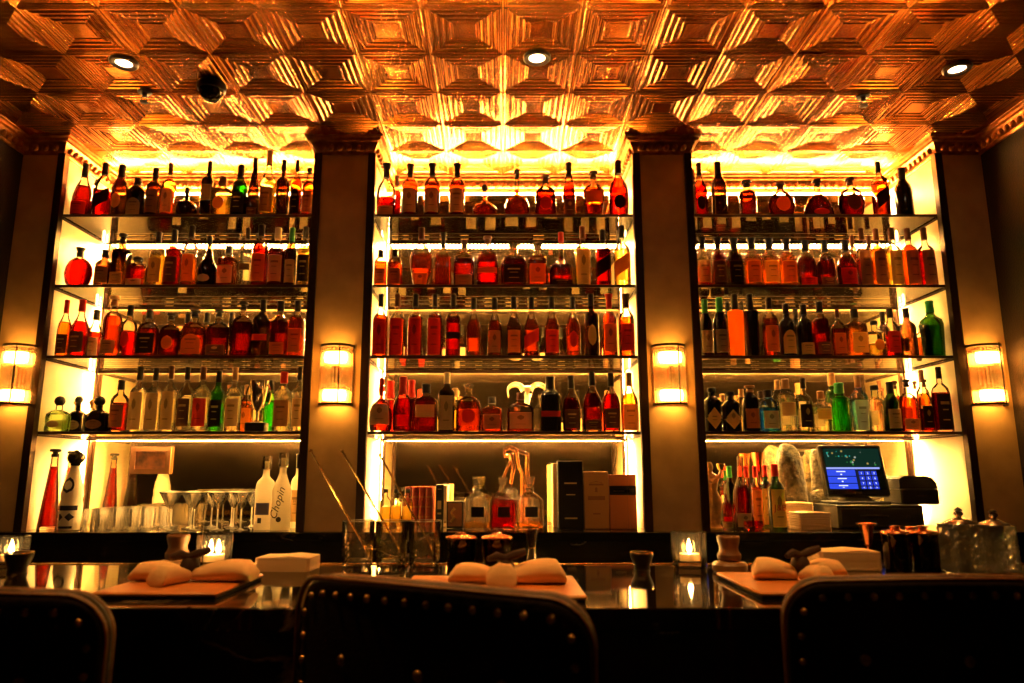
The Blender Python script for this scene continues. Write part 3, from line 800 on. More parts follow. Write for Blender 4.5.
# two-handled silver cup among the bottles of the left bay's fourth shelf
zt = SHELF_Z[4]+.0066; pY = 3.475
c = at(257.5, 411, pY); H = at(257.5, 381, pY).z-zt; r = (at(270, 411, pY).x-at(245, 411, pY).x)/2
t = thing('trophy_cup', "silver two-handled trophy cup on black plinth, left bay's fourth shelf", 'trophy', (c.x, pY, zt))
M_SILVER = pbr('silver', (.80, .70, .52), .12, 1.)
MB().bbox(-r*.78, r*.78, -r*.55, r*.55, 0, H*.18, .003).build('plinth', M_BLACK, t)
MB().lathe([(r*.50, H*.181), (r*.46, H*.20), (r*.14, H*.24), (r*.10, H*.32), (r*.16, H*.37), (r*.12, H*.40)], seg=24).build('foot', M_SILVER, t)
MB().lathe([(r*.12, H*.401), (r*.30, H*.45), (r*.52, H*.58), (r*.66, H*.78), (r*.74, H*.985), (r*.78, H), (r*.70, H*.99), (r*.50, H*.60), (.0005, H*.46)], seg=28, close=False).build('bowl', M_SILVER, t)
for s_ in (-1, 1):
    MB().tube([(s_*r*(.70+.30*sin(pi*q/10)*(1 if q < 5 else .9)), 0, H*(.95-.50*q/10)) if q < 9 else (s_*r*(.40+.12*(10-q)), 0, H*(.95-.048*q)) for q in range(11)], .0035, 8).build('handle', M_SILVER, t)

# ------------------------------------------------------------------ things standing on the back counter
def on_counter(cx, w, top, Y, base=527):
    x = at(cx, base-20, Y).x; r = (at(cx+w/2, base-20, Y).x-at(cx-w/2, base-20, Y).x)/2
    return x, r, at(cx, top, Y).z-CNT
def counter_bottle(line, Y, tail, grp):
    d, desc = line.split('|'); cx, top, w, typ, con, cap, lab = d.split()
    x, r, H = on_counter(float(cx), float(w), float(top), Y)
    rnd = random.Random(int(float(cx)))
    t = thing('liquor_bottle', f"{desc}{tail}", 'bottle', (x, Y, CNT), 0, grp)
    bottle(t, typ, r, H, con, cap, lab, rnd); return t
G1 = "bottles on the left bay's counter"
counter_bottle("49.5 449 19 taper M mk -|tall tapering dark red bottle", 3.50, " at the left end of the back counter", G1)
counter_bottle("67 451 17 taper M mk -|tall tapering red bottle", 3.68, ", behind the white ceramic decanter", G1)
# ceramic decanter with painted panels and dark round lid
x, r, H = on_counter(71, 21, 450, 3.43)
t = thing('ceramic_decanter', 'white ceramic decanter with painted bands and dark round lid on the back counter', 'decanter', (x, 3.43, CNT))
cp = [(.86, 0), (.95, .01), (1, .12), (1, .32), (.92, .38), (.98, .44), (.85, .56), (.6, .68), (.42, .76), (.42, .80)]
mb = MB(); v, f = selliptic(smooth_prof(cp), r, H, 2, 1); mb.add(v, f); bd = mb.build('ceramic_body', M_CERAMIC, t)
blue = pbr('cobalt glaze', (.03, .03, .06), .25)
for a, (s0, s1, h0, h1, sh) in enumerate([(-.6, .6, .46, .66, 'o'), (-.9, .9, .25, .31, 'r'), (-.8, -.1, .12, .22, 'd'), (.05, .8, .12, .22, 'd'), (-.7, .7, .03, .06, 'r')]):
    mb = MB(); v, f = patch(smooth_prof(cp), r, H, 2, 1, s0, s1, h0, h1, sh); mb.add(v, f); mb.build('painted_panel', blue, bd)
mb = MB(); v, f = patch(smooth_prof(cp), r, H, 2, 1, -.42, .42, .50, .62, 'o', off=.0016); mb.add(v, f); mb.build('painted_panel', M_CERAMIC, bd)
MB().lathe([(r*.45, .80*H), (r*.5, .81*H), (r*.42, .82*H), (r*.72, .86*H), (r*.8, .90*H), (r*.72, .94*H), (r*.4, .975*H), (r*.2, .98*H), (r*.22, .99*H), (r*.12, H)], seg=20).build('stopper', pbr('pewter', (.10, .08, .06), .25, .9), t)
# frosted vodka bottles
for ln, Y, tail in (("264.5 456 19 tall W zx -|frosted white bottle with clear neck", 3.50, ", beside the martini glasses"),
                    ("281 452.7 19 slope W zx -|frosted bottle with vertical handwritten name", 3.46, " on the left bay's counter"),
                    ("296.5 454 13 tall W tk wr|white bottle with black shoulders", 3.60, ", at the right end of left bay's counter")):
    t = counter_bottle(ln, Y, tail, G1)
    cx, top, w = [float(q) for q in ln.split()[:3]]; x, r, H = on_counter(cx, w, top, Y)
    if 'vertical' in ln:
        text_mesh('Chopin', .050, 'lettering', pbr('dark print', (.05, .04, .03), .6), t, (-.004, -r-.0012, H*.34), (pi/2, -pi/2+.25, 0), shear=.35)
        MB().lathe([(.012, 0), (.012, .001)], seg=16, M=Matrix.Translation((.004, -r-.0005, H*.14)) @ Matrix.Rotation(pi/2, 4, 'X')).build('emblem', pbr('dark print', (.05, .04, .03), .6), t)
    elif 'clear neck' in ln:
        p_, _, n_, d_ = PROF['tall']
        mb = MB(); v, f = patch(p_, r, H, 2, 1, -.7, .7, .20, .36, 'r'); mb.add(v, f); mb.build('picture_band', paper('print blue', (.16, .15, .26), .2), t)
        mb = MB(); v, f = patch(p_, r, H, 2, 1, -.35, .05, .09, .16, 'r'); mb.add(v, f); mb.build('emblem', pbr('dark print', (.05, .04, .03), .6), t)
    else:
        text_mesh('H', .022, 'lettering', pbr('dark print', (.05, .04, .03), .6), t, (0, -r-.0022, H*.36))
# tumblers in rows and martini glasses
def tumbler_parts(t, r, h):
    mb = MB().lathe([(.0005, .0), (r*.82, 0), (r*.86, .004), (r*.97, h*.72), (r, h), (r*.95, h), (r*.84, .012), (.0005, .012)], seg=24, close=False)
    mb.v = [(x*(.93 if i % 2 and 2 <= i//24 <= 3 else 1), y*(.93 if i % 2 and 2 <= i//24 <= 3 else 1), z) for i, (x, y, z) in enumerate(mb.v)]
    mb.build('glass_wall', M_STEMWARE, t, smooth=0)
def cocktail_parts(t, r, h):
    MB().lathe([(.0045, h*.5505), (r, h), (r*.97, h), (.004, h*.57), (.0005, h*.565)], seg=20, close=False).build('glass_bowl', M_BOWL, t)
    MB().lathe([(.0005, 0), (r*.72, 0), (r*.72, .002), (r*.2, .006), (.004, .012), (.0035, h*.5), (.0045, h*.55), (.0005, h*.5503)], seg=14, close=False).build('stem', M_STEM, t)
    MB().lathe([(r*.955, h+.0001), (r*1.01, h+.0001), (r*1.01, h+.0018), (r*.955, h+.0018), (r*.955, h+.0001)], seg=20, close=False).build('rim', M_STEM, t)
first = None; rowname = ['front', 'second', 'third', 'back']
for j, Y in enumerate((3.50, 3.585, 3.67, 3.755)):
    xs = [-1.965, -1.890, -1.815, -1.740]
    for i, xq in enumerate(xs):
        xx = xq+.02*(j % 2)
        t = thing('glass_tumbler', f"small clear tumbler, {ORD[i]} from left in the {rowname[j]} row of tumblers", 'glass', (xx, Y, CNT), 0, 'tumblers in rows on the back counter')
        tumbler_parts(t, .034, .095)
cx0 = at(171, 510, 3.45).x
k = 0
for j, (Y, n) in enumerate(((3.46, 4), (3.565, 4), (3.675, 5))):
    for i in range(n):
        xx = at((171, 168, 172)[j]+i*(23.5, 22, 20)[j], 510, Y).x
        t = thing('martini_glass', f"empty martini glass, {ORD[i]} from left in the {('front', 'middle', 'rear')[j]} row", 'glass', (xx, Y, CNT), 0, 'martini glasses on the back counter')
        cocktail_parts(t, .047, .172)
# a framed picture's reflection in the left bay mirror, built as an object
a = at(133, 443, BACK-.01); b = at(170, 474, BACK-.01)
t = thing('reflected_frame', 'modelled reflection of a small dark gold-framed picture low on the left bay mirror', 'picture', ((a.x+b.x)/2, BACK-.003, b.z))
w = (b.x-a.x)/2; h = a.z-b.z-.02
MB().box(-w+.02, w-.02, -.012, 0, .02, h-.02).build('picture', pbr('dark painting', (.05, .02, .012), .5, noise=.8, nscale=18., col2=(.25, .08, .02)), t)
mb = MB()
for q in (((-w, 0), (w, 0), (w-.025, .025), (-w+.025, .025)), ((w, 0), (w, h), (w-.025, h-.025), (w-.025, .025)), ((w, h), (-w, h), (-w+.025, h-.025), (w-.025, h-.025)), ((-w, h), (-w, 0), (-w+.025, .025), (-w+.025, h-.025))):
    mb.prism(q, -.02, -.002)
mb.build('frame', pbr('old gilt', (.13, .05, .012), .5, .3), t)
# ram skull hung on the centre mirror
c = at(527, 394, BACK-.04)
t = thing('ram_skull', "pale ram skull with curled horns hung behind centre bay's fourth shelf", 'skull', (c.x, BACK-.003, c.z))
mb = MB(); rings = []
for z, wx, dy, yo in ((-.062, .008, .010, -.03), (-.05, .014, .016, -.032), (-.025, .018, .02, -.034), (0, .027, .026, -.036), (.018, .033, .03, -.036), (.034, .030, .03, -.034), (.044, .014, .018, -.03)):
    rings.append([(wx*cos(2*pi*q/14), yo+dy*sin(2*pi*q/14), z) for q in range(14)])
mb.loft(rings).build('skull', M_BONE, t)
for s in (-1, 1):
    mb = MB(); mb.ball((s*.020, -.062, .006), .008, 10, 6); mb.build('eye_socket', M_TWINE, t)
    pts = []; rad = []
    for q in range(16):
        u = q/15; an = pi*(.92-u*1.12); pts.append((s*(.058+.036*cos(an)+.010*u), -.036-.012*u, .022+.034*sin(an)*(1 if an > 0 else 1.6))); rad.append(.010*(1-u)+.003)
    MB().tube(pts, rad, 10).build('horn', M_BONE, t)
# centre bay: three small capped bottles, books, framed card, decanters, boxes
G2 = "small bottles on the centre bay's counter"
for i, (cx, c_) in enumerate(((385.5, 'first and leftmost'), (396, 'second'), (407.5, 'third and rightmost'))):
    x, r, H = on_counter(cx, 10.6, 489, 3.60, 521)
    t = thing('liquor_bottle', f"small golden bottle with dark cap, {c_} of three before the red books", 'bottle', (x, 3.60, CNT), 0, G2)
    bottle(t, 'short', r, H, 'Y', 'sk', '-', rnd)
xb = at(408.5, 505, 3.69).x
for i in range(4):
    xa = at(408+i*6.9, 505, 3.69).x; wb = .0335; hb = at(420, 487, 3.69).z-CNT
    t = thing('hardback_book', f"dark red leather-bound book, {ORD[i]} of four from left, behind the small clear bottles" if i < 2 else f"dark red leather-bound book, {ORD[i]} of four from left, on the back counter", 'book', (xa, 3.69, CNT), 0, 'red books on the back counter')
    mb = MB(); pr = [(wb/2*cos(a), -.010*sin(a)) for a in [pi*q/8 for q in range(9)]]
    vs = [(x_, y_, z_) for z_ in (0, hb) for x_, y_ in pr]
    mb.add(vs, [(q, q+1, q+10, q+9) for q in range(8)]+[tuple(range(8, -1, -1)), tuple(range(9, 18))])
    mb.build('spine', pbr('book red', (.22, .015, .01), .4), t)
    MB().box(-wb/2, -wb/2+.003, 0, .14, 0, hb).build('cover', pbr('book red', (.2, .02, .01), .4), t)
    MB().box(wb/2-.003, wb/2, 0, .14, 0, hb).build('cover', pbr('book red', (.2, .02, .01), .4), t)
    MB().box(-wb/2+.0035, wb/2-.0035, .001, .135, .004, hb-.004).build('pages', M_PAPERW, t)
    for zz in (.25, .5, .75): MB().lathe([(wb/2+.0006, hb*zz-.004), (wb/2+.0006, hb*zz+.004)], seg=10, close=False, sy=.63, a0=pi, a1=2*pi).build('raised_band', pbr('dull gilt', (.26, .08, .03), .5, .2), t)
def boxed(name, label, cat, x0, x1, top, Y, depth, mat, bands=(), base=531, rz=0.):
    a = at(x0, base-20, Y).x; b = at(x1, base-20, Y).x; h = at((x0+x1)/2, top, Y).z-CNT; w = (b-a)/2
    t = thing(name, label, cat, ((a+b)/2, Y, CNT), rz)
    MB().bbox(-w, w, 0, depth, 0, h, .002).build('carton' if name != 'hardback_book' else 'cover', mat, t)
    for (bx0, bx1, bz0, bz1, m, nm) in bands:
        MB().box(-w+2*w*bx0, -w+2*w*bx1, -.0008, -.0001, h*bz0, h*bz1).build(nm, m, t, smooth=0)
    return t, w, h
PB = pbr('print black', (.008, .006, .005), .5, spec=.25); PG = pbr('print gold', (.62, .40, .16), .45); PT = pbr('print brown', (.28, .12, .05), .6)
t, w, h = boxed('hardback_book', 'black-spined tall book at the right end of the red books', 'book', 435.5, 443, 484.5, 3.64, .15, pbr('book black', (.015, .012, .011), .45), ((.25, .75, .30, .34, PG, 'spine_print'), (.25, .75, .42, .62, PG, 'spine_print'), (.25, .75, .88, .90, PG, 'spine_print')))
t, w, h = boxed('hardback_book', 'slim cream book beside the black-spined book', 'book', 443.4, 447, 485, 3.64, .15, M_PAPERW, ((.2, .8, .1, .14, PT, 'spine_print'),))
# small framed card
a = at(446.5, 520, 3.56); b = at(463, 520, 3.56); h = at(455, 501, 3.56).z-CNT; w = (b.x-a.x)/2
t = thing('framed_card', 'small black framed card with gilt figure left of the first decanter', 'picture', ((a.x+b.x)/2, 3.56, CNT))
MB().bbox(-w, w, 0, .012, 0, h, .002).build('frame', PB, t)
MB().box(-w+.006, w-.006, -.001, -.0001, .010, h-.008).build('card', pbr('print brown', (.10, .05, .02), .6), t)
mb = MB(); mb.tube([(-.02, -.003, .03), (-.005, -.003, .05), (-.018, -.003, .075), (.0, -.003, .095)], [.006, .008, .005, .008], 8); mb.build('gilt_figure', pbr('gilt', (.75, .45, .14), .4, .8), t)
# stoppered decanters
def decanter(cx, w, top, Y, label, liquid):
    x, r, H = on_counter(cx, w, top, Y, 531)
    t = thing('crystal_decanter', label, 'decanter', (x, Y, CNT), .12, 'square stoppered decanters')
    pr = [(.95, 0), (1, .015), (1, .52), (.94, .56), (.55, .66), (.30, .70), (.30, .735), (.36, .75), (.30, .765), (.30, .80)]
    mb = MB(); v, f = selliptic(pr, r, H, 5, .8); mb.add(v, f); mb.build('glass_body', M_CRYSTAL, t)
    mb = MB(); mb.cur = 0
    lv = .50 if liquid == 'R' else .14
    lp = [(.88, .035), (.90, .06), (.90, lv)] if lv < .4 else [(.88, .035), (.91, .06), (.91, lv), (.82, .56)]
    v, f = selliptic(lp, r, H, 5, .78); mb.add(v, f)
    mb.build('liquid', fluid('liquid '+('dec red' if liquid == 'R' else 'dec pale'), (.85, .02, .015) if liquid == 'R' else (.95, .72, .30)), t)
    MB().box(-r*.48, r*.48, -r*.8-.003, -r*.8-.0005, H*.24, H*.43).build('name_plate', PB, t)
    mb = MB(); q = r*.40; q2 = r*.52
    mb.lathe([(r*.22, .79*H), (r*.24, .82*H), (q, .84*H), (q2, .965*H), (q2*.8, H)], seg=4, M=Matrix.Rotation(pi/4, 4, 'Z')); mb.build('stopper', M_CRYSTAL, t, smooth=0)
decanter(476.6, 26, 476.6, 3.50, 'square glass decanter nearly empty, left of the red-filled decanter', 'C')
decanter(502.7, 25, 477, 3.52, 'square glass decanter filled with bright red drink, middle of three', 'R')
decanter(529.8, 26, 476, 3.50, 'square glass decanter nearly empty, right of the red-filled decanter', 'C')
# pouring cradle behind the decanters
Yc = 3.68
def pc(px, py): p = at(px, py, Yc); return (p.x, 0, p.z-CNT)
o = at(517, 500, Yc)
t = thing('pouring_cradle', 'copper wire pouring stand with glass globe rising behind the decanters', 'stand', (0, Yc, CNT))
MB().tube([pc(503, 478), pc(508, 466), pc(513, 455), pc(505, 455), pc(504, 449), pc(510, 446), pc(518, 450), pc(528, 453), pc(528, 500), pc(528, 526)], .006, 8).build('wire_frame', M_COPPER, t)
MB().tube([pc(517, 450), pc(519, 465), pc(523, 474), pc(523, 526)], .005, 8).build('wire_frame', M_COPPER, t)
MB().tube([pc(511, 453), pc(514, 468), pc(511, 484)], [.012, .009, .006], 10).build('spout', M_COPPER, t)
p = pc(512, 493); MB().ball(p, .030, 18, 12).build('glass_globe', M_CRYSTAL, t)
p = pc(518, 497); MB().bbox(p[0]-.075, p[0]+.075, -.035, .05, 0, .012, .003).build('base', M_COPPER, t)
MB().tube([pc(512, 499), pc(512, 526)], .006, 8).build('stem', M_COPPER, t)
# gift cartons
GC = pbr('cream card', (.62, .45, .25), .6)
t, w, h = boxed('gift_carton', 'tall black bottle carton with gold lines, leftmost in the front row of cartons', 'box', 558.5, 583.5, 460.5, 3.52, .10, PB,
    ((.25, .75, .655, .675, PG, 'gold_print'), (.32, .68, .49, .505, PG, 'gold_print'), (.25, .75, .145, .165, PG, 'gold_print'), (.03, .97, .985, .995, PG, 'gold_print')))
t, w, h = boxed('gift_carton', 'cream carton edge showing behind the black carton', 'box', 553, 574, 463.5, 3.64, .10, GC)
t, w, h = boxed('gift_carton', 'tan bottle carton between black and orange cartons', 'box', 584.5, 609, 471.5, 3.52, .10, pbr('tan card', (.46, .24, .075), .6),
    ((.15, .85, .50, .57, PT, 'printed_band'), (.2, .8, .755, .785, PT, 'printed_band'), (.35, .65, .25, .275, PT, 'printed_band')))
MB().prism([(-.028, h*.79), (-.015, h*.81), (0, h*.815), (.015, h*.81), (.028, h*.79), (.028, h*.805), (0, h*.83), (-.028, h*.805)], -.0009, -.0001).build('printed_arch', PT, t)
MB().prism([(-.008, h*.64), (.008, h*.64), (.005, h*.66), (.006, h*.70), (0, h*.73), (-.006, h*.70), (-.005, h*.66)], -.0009, -.0001).build('emblem', PT, t)
t, w, h = boxed('gift_carton', 'orange brown bottle carton with dark band, rightmost of the cartons', 'box', 610, 637, 474.4, 3.52, .10, pbr('orange card', (.50, .155, .045), .5),
    ((0, 1, .62, .79, PB, 'dark_band'), (.15, .55, .685, .70, PG, 'gold_print'), (.75, .9, .68, .73, PG, 'gold_print'), (.66, .67, .0, 1, PT, 'fold_line')))
# right bay
G3 = "bottles on the right bay's counter"
x, r, H = on_counter(713, 17, 461, 3.48)
t = thing('carved_figurine', 'brown carved standing figure at the left end of right bay counter', 'figurine', (x, 3.48, CNT))
mb = MB(); rings = []
for h, wx, dy, xo in ((0, .95, .8, 0), (.03, 1, .85, 0), (.08, .72, .62, .02), (.22, .86, .7, .04), (.36, 1.0, .78, .06), (.46, .98, .74, .02), (.56, .62, .52, -.06), (.66, .74, .6, -.05), (.74, .95, .68, -.06), (.79, .82, .5, -.1), (.83, .34, .34, -.16), (.86, .32, .32, -.18), (.90, .46, .46, -.22), (.95, .44, .44, -.24), (.985, .25, .25, -.24)):
    rings.append([(r*(xo+wx*cos(2*pi*q/18)), r*dy*sin(2*pi*q/18), h*H) for q in range(18)])
mb.loft(rings).build('figure_body', pbr('carved wood', (.78, .42, .14), .35, noise=.45, nscale=25., coat=.3), t)
MB().tube([(-r*.9, -.01, H*.76), (-r*.2, -r*.75, H*.70), (r*.8, -r*.5, H*.78), (r*1.15, -.005, H*.85)], [.012, .011, .010, .008], 8).build('raised_arm', pbr('carved wood', (.40, .19, .06), .4), t)
MB().lathe([(.008, 0), (.016, .012), (.020, .028), (.018, .032)], c=(r*1.15, 0, H*.86), seg=12).build('torch_bowl', M_BRASS, t)
for ln, Y, tl in (("726.5 470 12 marnier R tG wl|slim-necked red bottle with pale label", 3.52, " beside the carved figure"),
              ("742.5 456.4 17 slope M tx wl|tall dark red bottle with clear stopper", 3.49, " on right bay's counter"),
              ("757 466 12 std A tr of|red-capped bottle with orange label", 3.61, ", beside the tall dark red bottle"),
              ("777 464 17 std L tr yf|green bottle with yellow label, red lettering", 3.50, " on right bay's counter"),
              ("767 465 12 std L tr yf|green red-capped bottle", 3.68, " half hidden behind the yellow-labelled bottle"),
              ("731 466 13 std L tG -|green-capped bottle", 3.68, " behind the slim red bottle"),
              ("748 466 12 std R tr -|red-capped red bottle", 3.68, " behind the tall dark red bottle")):
    t = counter_bottle(ln, Y, tl, G3)
    if 'lettering' in ln:
        x, r, H = on_counter(777, 17, 464, 3.50)
        text_mesh('J&B', .040, 'lettering', pbr('red print', (.5, .02, .015), .5), t, (0, -r-.003, H*.33))
x, r, H = on_counter(760.5, 13, 452.5, 3.78)
t = thing('copper_goblet', 'tall flared copper goblet behind the red-capped bottles', 'goblet', (x, 3.78, CNT))
MB().lathe([(r*.7, 0), (r*.7, .004), (.006, .012), (.006, H*.5), (r*.6, H*.56), (r*.7, H*.85), (r, H), (r*.94, H), (r*.6, H*.85), (.001, H*.6)], seg=20, close=False).build('goblet_body', M_COPPER, t)
x, r, H = on_counter(753, 20, 521, 3.40)
t = thing('glass_dish', 'small red cut-glass dish at the counter edge before the red bottles', 'dish', (x, 3.41, CNT))
MB().lathe([(.0005, 0), (r*.75, 0), (r, H*.6), (r*.95, H), (r*.85, H), (r*.7, .008), (.0005, .008)], seg=10, close=False).build('dish_body', thin_glass('red glass', (.85, .12, .06), .04, 1.7), t, smooth=0)
# rough stones
def stone(label, px, py, w, h, Y, d, seed, base=None):
    c = at(px, py, Y); rx = (at(px+w/2, py, Y).x-at(px-w/2, py, Y).x)/2; rz = (at(px, py-h/2, Y).z-at(px, py+h/2, Y).z)/2
    rr = random.Random(seed); ph = [rr.uniform(0, 6) for _ in range(6)]
    t = MB(); t.ball((0, 0, 0), 1, 22, 14)
    for i, (x, y, z) in enumerate(t.v):
        k = 1+.09*sin(3*x+ph[0]+2*z)+.07*sin(4*y+ph[1]+3*x)+.06*sin(5*z+ph[2]-2*y)
        e = lambda q: math.copysign(abs(q)**.8, q)
        t.v[i] = (rx*k*e(x), d*k*e(y), rz*k*e(z)+rz)
    lo = min(v[2] for v in t.v); t.v = [(a_, b_, max(c_-lo, 0)) for a_, b_, c_ in t.v]
    o = t.build('rough_stone', M_STONE, smooth=80); o.location = (c.x, Y, c.z-rz if base is None else base)
    return tag(o, label, 'stone', 'rough stones behind the till')
p1 = stone('large upright mottled stone between the bottles and the till', 791, 488, 30, 78, 3.77, .05, 4, CNT)
stone('low rounded stone behind the paper stacks', 822, 508, 22, 34, 3.775, .028, 9, CNT)
stone('taller mottled stone behind the till screen', 826, 485, 28, 74, 3.838, .022, 12, CNT)
# paper stacks
def stack(name, label, x0, x1, top, Y, dep, mat, base, rz=0., layers=26, z0=CNT, H=None):
    a = at(x0, base, Y).x; b = at(x1, base, Y).x; w = (b-a)/2; h = H or at(x0, top, Y).z-z0
    t = thing(name, label, 'napkins', ((a+b)/2, Y+dep/2, z0), rz, 'stacks of paper napkins')
    mb = MB(); rr = random.Random(int(x0)); rings = []
    for i in range(layers+1):
        z = h*i/layers
        jx, jy = rr.uniform(-.0012, .0012), rr.uniform(-.0012, .0012)
        for ins, zz in (((.0007, z), (0, z+h/layers*.5)) if i < layers else ((.002, z),)):
            ww, dd = w-ins, dep/2-ins; c_ = .006
            bow = .004*(i/layers)
            pts = [(-ww+c_, -dd), (0, -dd-.0), (ww-c_, -dd), (ww, -dd+c_), (ww, dd-c_), (ww-c_, dd), (0, dd), (-ww+c_, dd), (-ww, dd-c_), (-ww, -dd+c_)]
            rings.append([(x_+jx, y_+jy, zz+(bow if abs(x_) < .01 else 0)) for x_, y_ in pts])
    mb.loft(rings).build('folded_paper', mat, t, smooth=20)
    MB().tube([(-w+.01, -.012, h+.0015), (0, -.010, h+.0055), (w-.01, -.013, h+.0015)], .0012, 6).build('fold_edge', mat, t)
    return t
stack('napkin_stack', 'pale folded paper stack under the till screen, further back', 785, 815, 503, 3.60, .10, M_PAPERW, 522)
stack('napkin_stack', 'pale folded paper stack at the counter edge left of the cash drawer', 800, 832, 513, 3.42, .13, M_PAPERW, 526)
# till: cash drawer, terminal, printer
a = at(838, 515, 3.46).x; b = at(924, 515, 3.46).x; h = at(880, 505, 3.46).z-CNT; w = (b-a)/2
drw = h
t = thing('cash_drawer', 'wide black cash drawer under the till screen and printer', 'cash drawer', ((a+b)/2, 3.46, CNT))
MB().bbox(-w, w, 0, .26, .004, h, .004).build('casing', M_BLACK, t)
MB().bbox(-w+.012, w-.012, -.004, -.0002, .014, h-.016, .0015).build('drawer_front', M_RUBBER, t)
MB().bbox(-.10, .03, -.007, -.0042, h*.52, h*.60, .001).build('slot', M_STEEL, t)
MB().lathe([(.007, 0), (.007, .003)], seg=12, M=Matrix.Translation((w*.62, -.0042, h*.5)) @ Matrix.Rotation(pi/2, 4, 'X')).build('lock', M_STEEL, t)
xs = at(853, 470, 3.60).x
t = thing('till_screen', 'black touchscreen till with lit blue keypad standing on the cash drawer', 'till', (xs, 3.60, CNT+drw))
MB().bbox(-.13, .13, -.09, .10, 0, .014, .004).build('stand_base', M_RUBBER, t)
MB().loft([[(x_*sx_, yo+y_*sy_, z_) for x_, y_ in ((-1, -1), (1, -1), (1, 1), (-1, 1))] for z_, sx_, sy_, yo in ((.0145, .07, .05, 0), (.04, .045, .035, .01), (.075, .04, .03, .03))]).build('stand_neck', M_BLACK, t)
SW, SH = .152, .258   # half width, height of the head
tilt = radians(16)
HM = Matrix.Translation((-.002, -.045, .040)) @ Matrix.Rotation(radians(-4), 4, 'Z') @ Matrix.Rotation(-tilt, 4, 'X')
hd = MB().bbox(-SW, SW, 0, .045, 0, SH, .008, M=HM).build('screen_housing', M_BLACK, t)
MB().bbox(-SW+.02, SW-.02, .0455, .075, .03, SH-.03, .01, M=HM).build('rear_housing', M_RUBBER, hd)
scn = MB().box(-SW+.016, SW-.016, -.0012, -.0003, .030, SH-.018, M=HM).build('screen', pbr('screen glass', (.01, .022, .018), .06), t, smooth=0)
BLUE = emit('screen blue', (.04, .09, .95), .22); BLUE2 = emit('screen pale blue', (.35, .42, 1.), .25); WHT = emit('screen white', (.75, .8, 1.), .3)
DKB = emit('screen dark', (.02, .025, .06), .15); KEY = emit('key blue', (.03, .06, .80), .22)
def scr(x0, x1, z0, z1, m, nm, y=-.0022): MB().box(x0, x1, y, y+.0007, z0, z1, M=HM).build(nm, m, scn, smooth=0)
L0, R0, B0, T0 = -SW+.020, SW-.018, .033, SH-.022
mid = B0+(T0-B0)*.53
scr(L0, R0-.012, mid-.009, mid, BLUE2, 'title_bar')
for i in range(3):
    z1 = mid-.012-i*.035; z0 = max(z1-.031, B0)
    scr(L0, L0+.135, z0, z1, BLUE, 'menu_button')
    scr(L0+.045, L0+.088, z1-.012, z1-.007, WHT, 'menu_caption', -.0030)
    scr(L0+.062, L0+.070, z1-.027 if z1-.027 > B0 else z1-.02, z1-.021 if z1-.027 > B0 else z1-.016, WHT, 'menu_caption', -.0030)
scr(L0+.138, R0-.034, B0, mid-.012, DKB, 'keypad_panel')
keys = '123456789<0>'
for q, ch in enumerate(keys):
    kx = L0+.150+(q % 3)*.030; kz = mid-.020-(q//3)*.0255
    z0 = max(kz-.020, B0)
    scr(kx, kx+.024, z0, kz, KEY, 'key', -.0030)
    o = text_mesh(ch, .015, 'key_digit', WHT, scn, (0, 0, 0)); o.matrix_local = HM @ Matrix.Translation((kx+.012, -.0034, (kz+z0)/2)) @ Matrix.Rotation(pi/2, 4, 'X')
# the upper picture: dark green photograph with blurred lights
for i in range(26):
    rr = random.Random(i*7+1); px_ = rr.uniform(L0+.01, R0-.02); pz_ = rr.uniform(mid+.012, T0-.012); rad_ = rr.uniform(.002, .0055)
    col = [('photo teal', (.05, .5, .42)), ('photo green', (.05, .35, .08)), ('photo amber', (.6, .42, .12)), ('photo white', (.6, .65, .55))][rr.randrange(4)]
    MB().lathe([(rad_, 0), (rad_, .0005)], seg=12, M=HM @ Matrix.Translation((px_, -.0016, pz_)) @ Matrix.Rotation(pi/2, 4, 'X')).build('light_spot', emit(col[0], col[1], .15), scn)
scr(L0, R0, mid+.001, T0, emit('photo backdrop', (.012, .05, .03), .12), 'photo_panel', -.00125)
MB().bbox(-.014, .014, -.002, -.0003, .010, .020, .0008, M=HM).build('maker_badge', M_STEEL, t)
# receipt printer
a = at(890, 490, 3.62).x; b = at(933, 490, 3.56).x; w = (b-a)/2; h = at(910, 476, 3.58).z-CNT-drw
t = thing('receipt_printer', 'black receipt printer with curved lid right of the till screen', 'printer', ((a+b)/2, 3.58, CNT+drw), -.05)
MB().bbox(-w, w, -.07, .12, 0, h*.55, .006).build('casing', M_BLACK, t)
MB().prism([(-w, h*.555), (w, h*.555), (w-.004, h*.75), (w*.75, h*.93), (w*.4, h), (-w*.7, h), (-w, h*.9)], -.062, .115).build('curved_lid', M_RUBBER, t)
MB().box(-w*.7, w*.5, -.05, .0, h+.0003, h+.003).build('paper_slot', M_STEEL, t)
MB().box(-w*.2, w*.6, -.0712, -.0702, h*.30, h*.34).build('feed_button', M_STEEL, t)

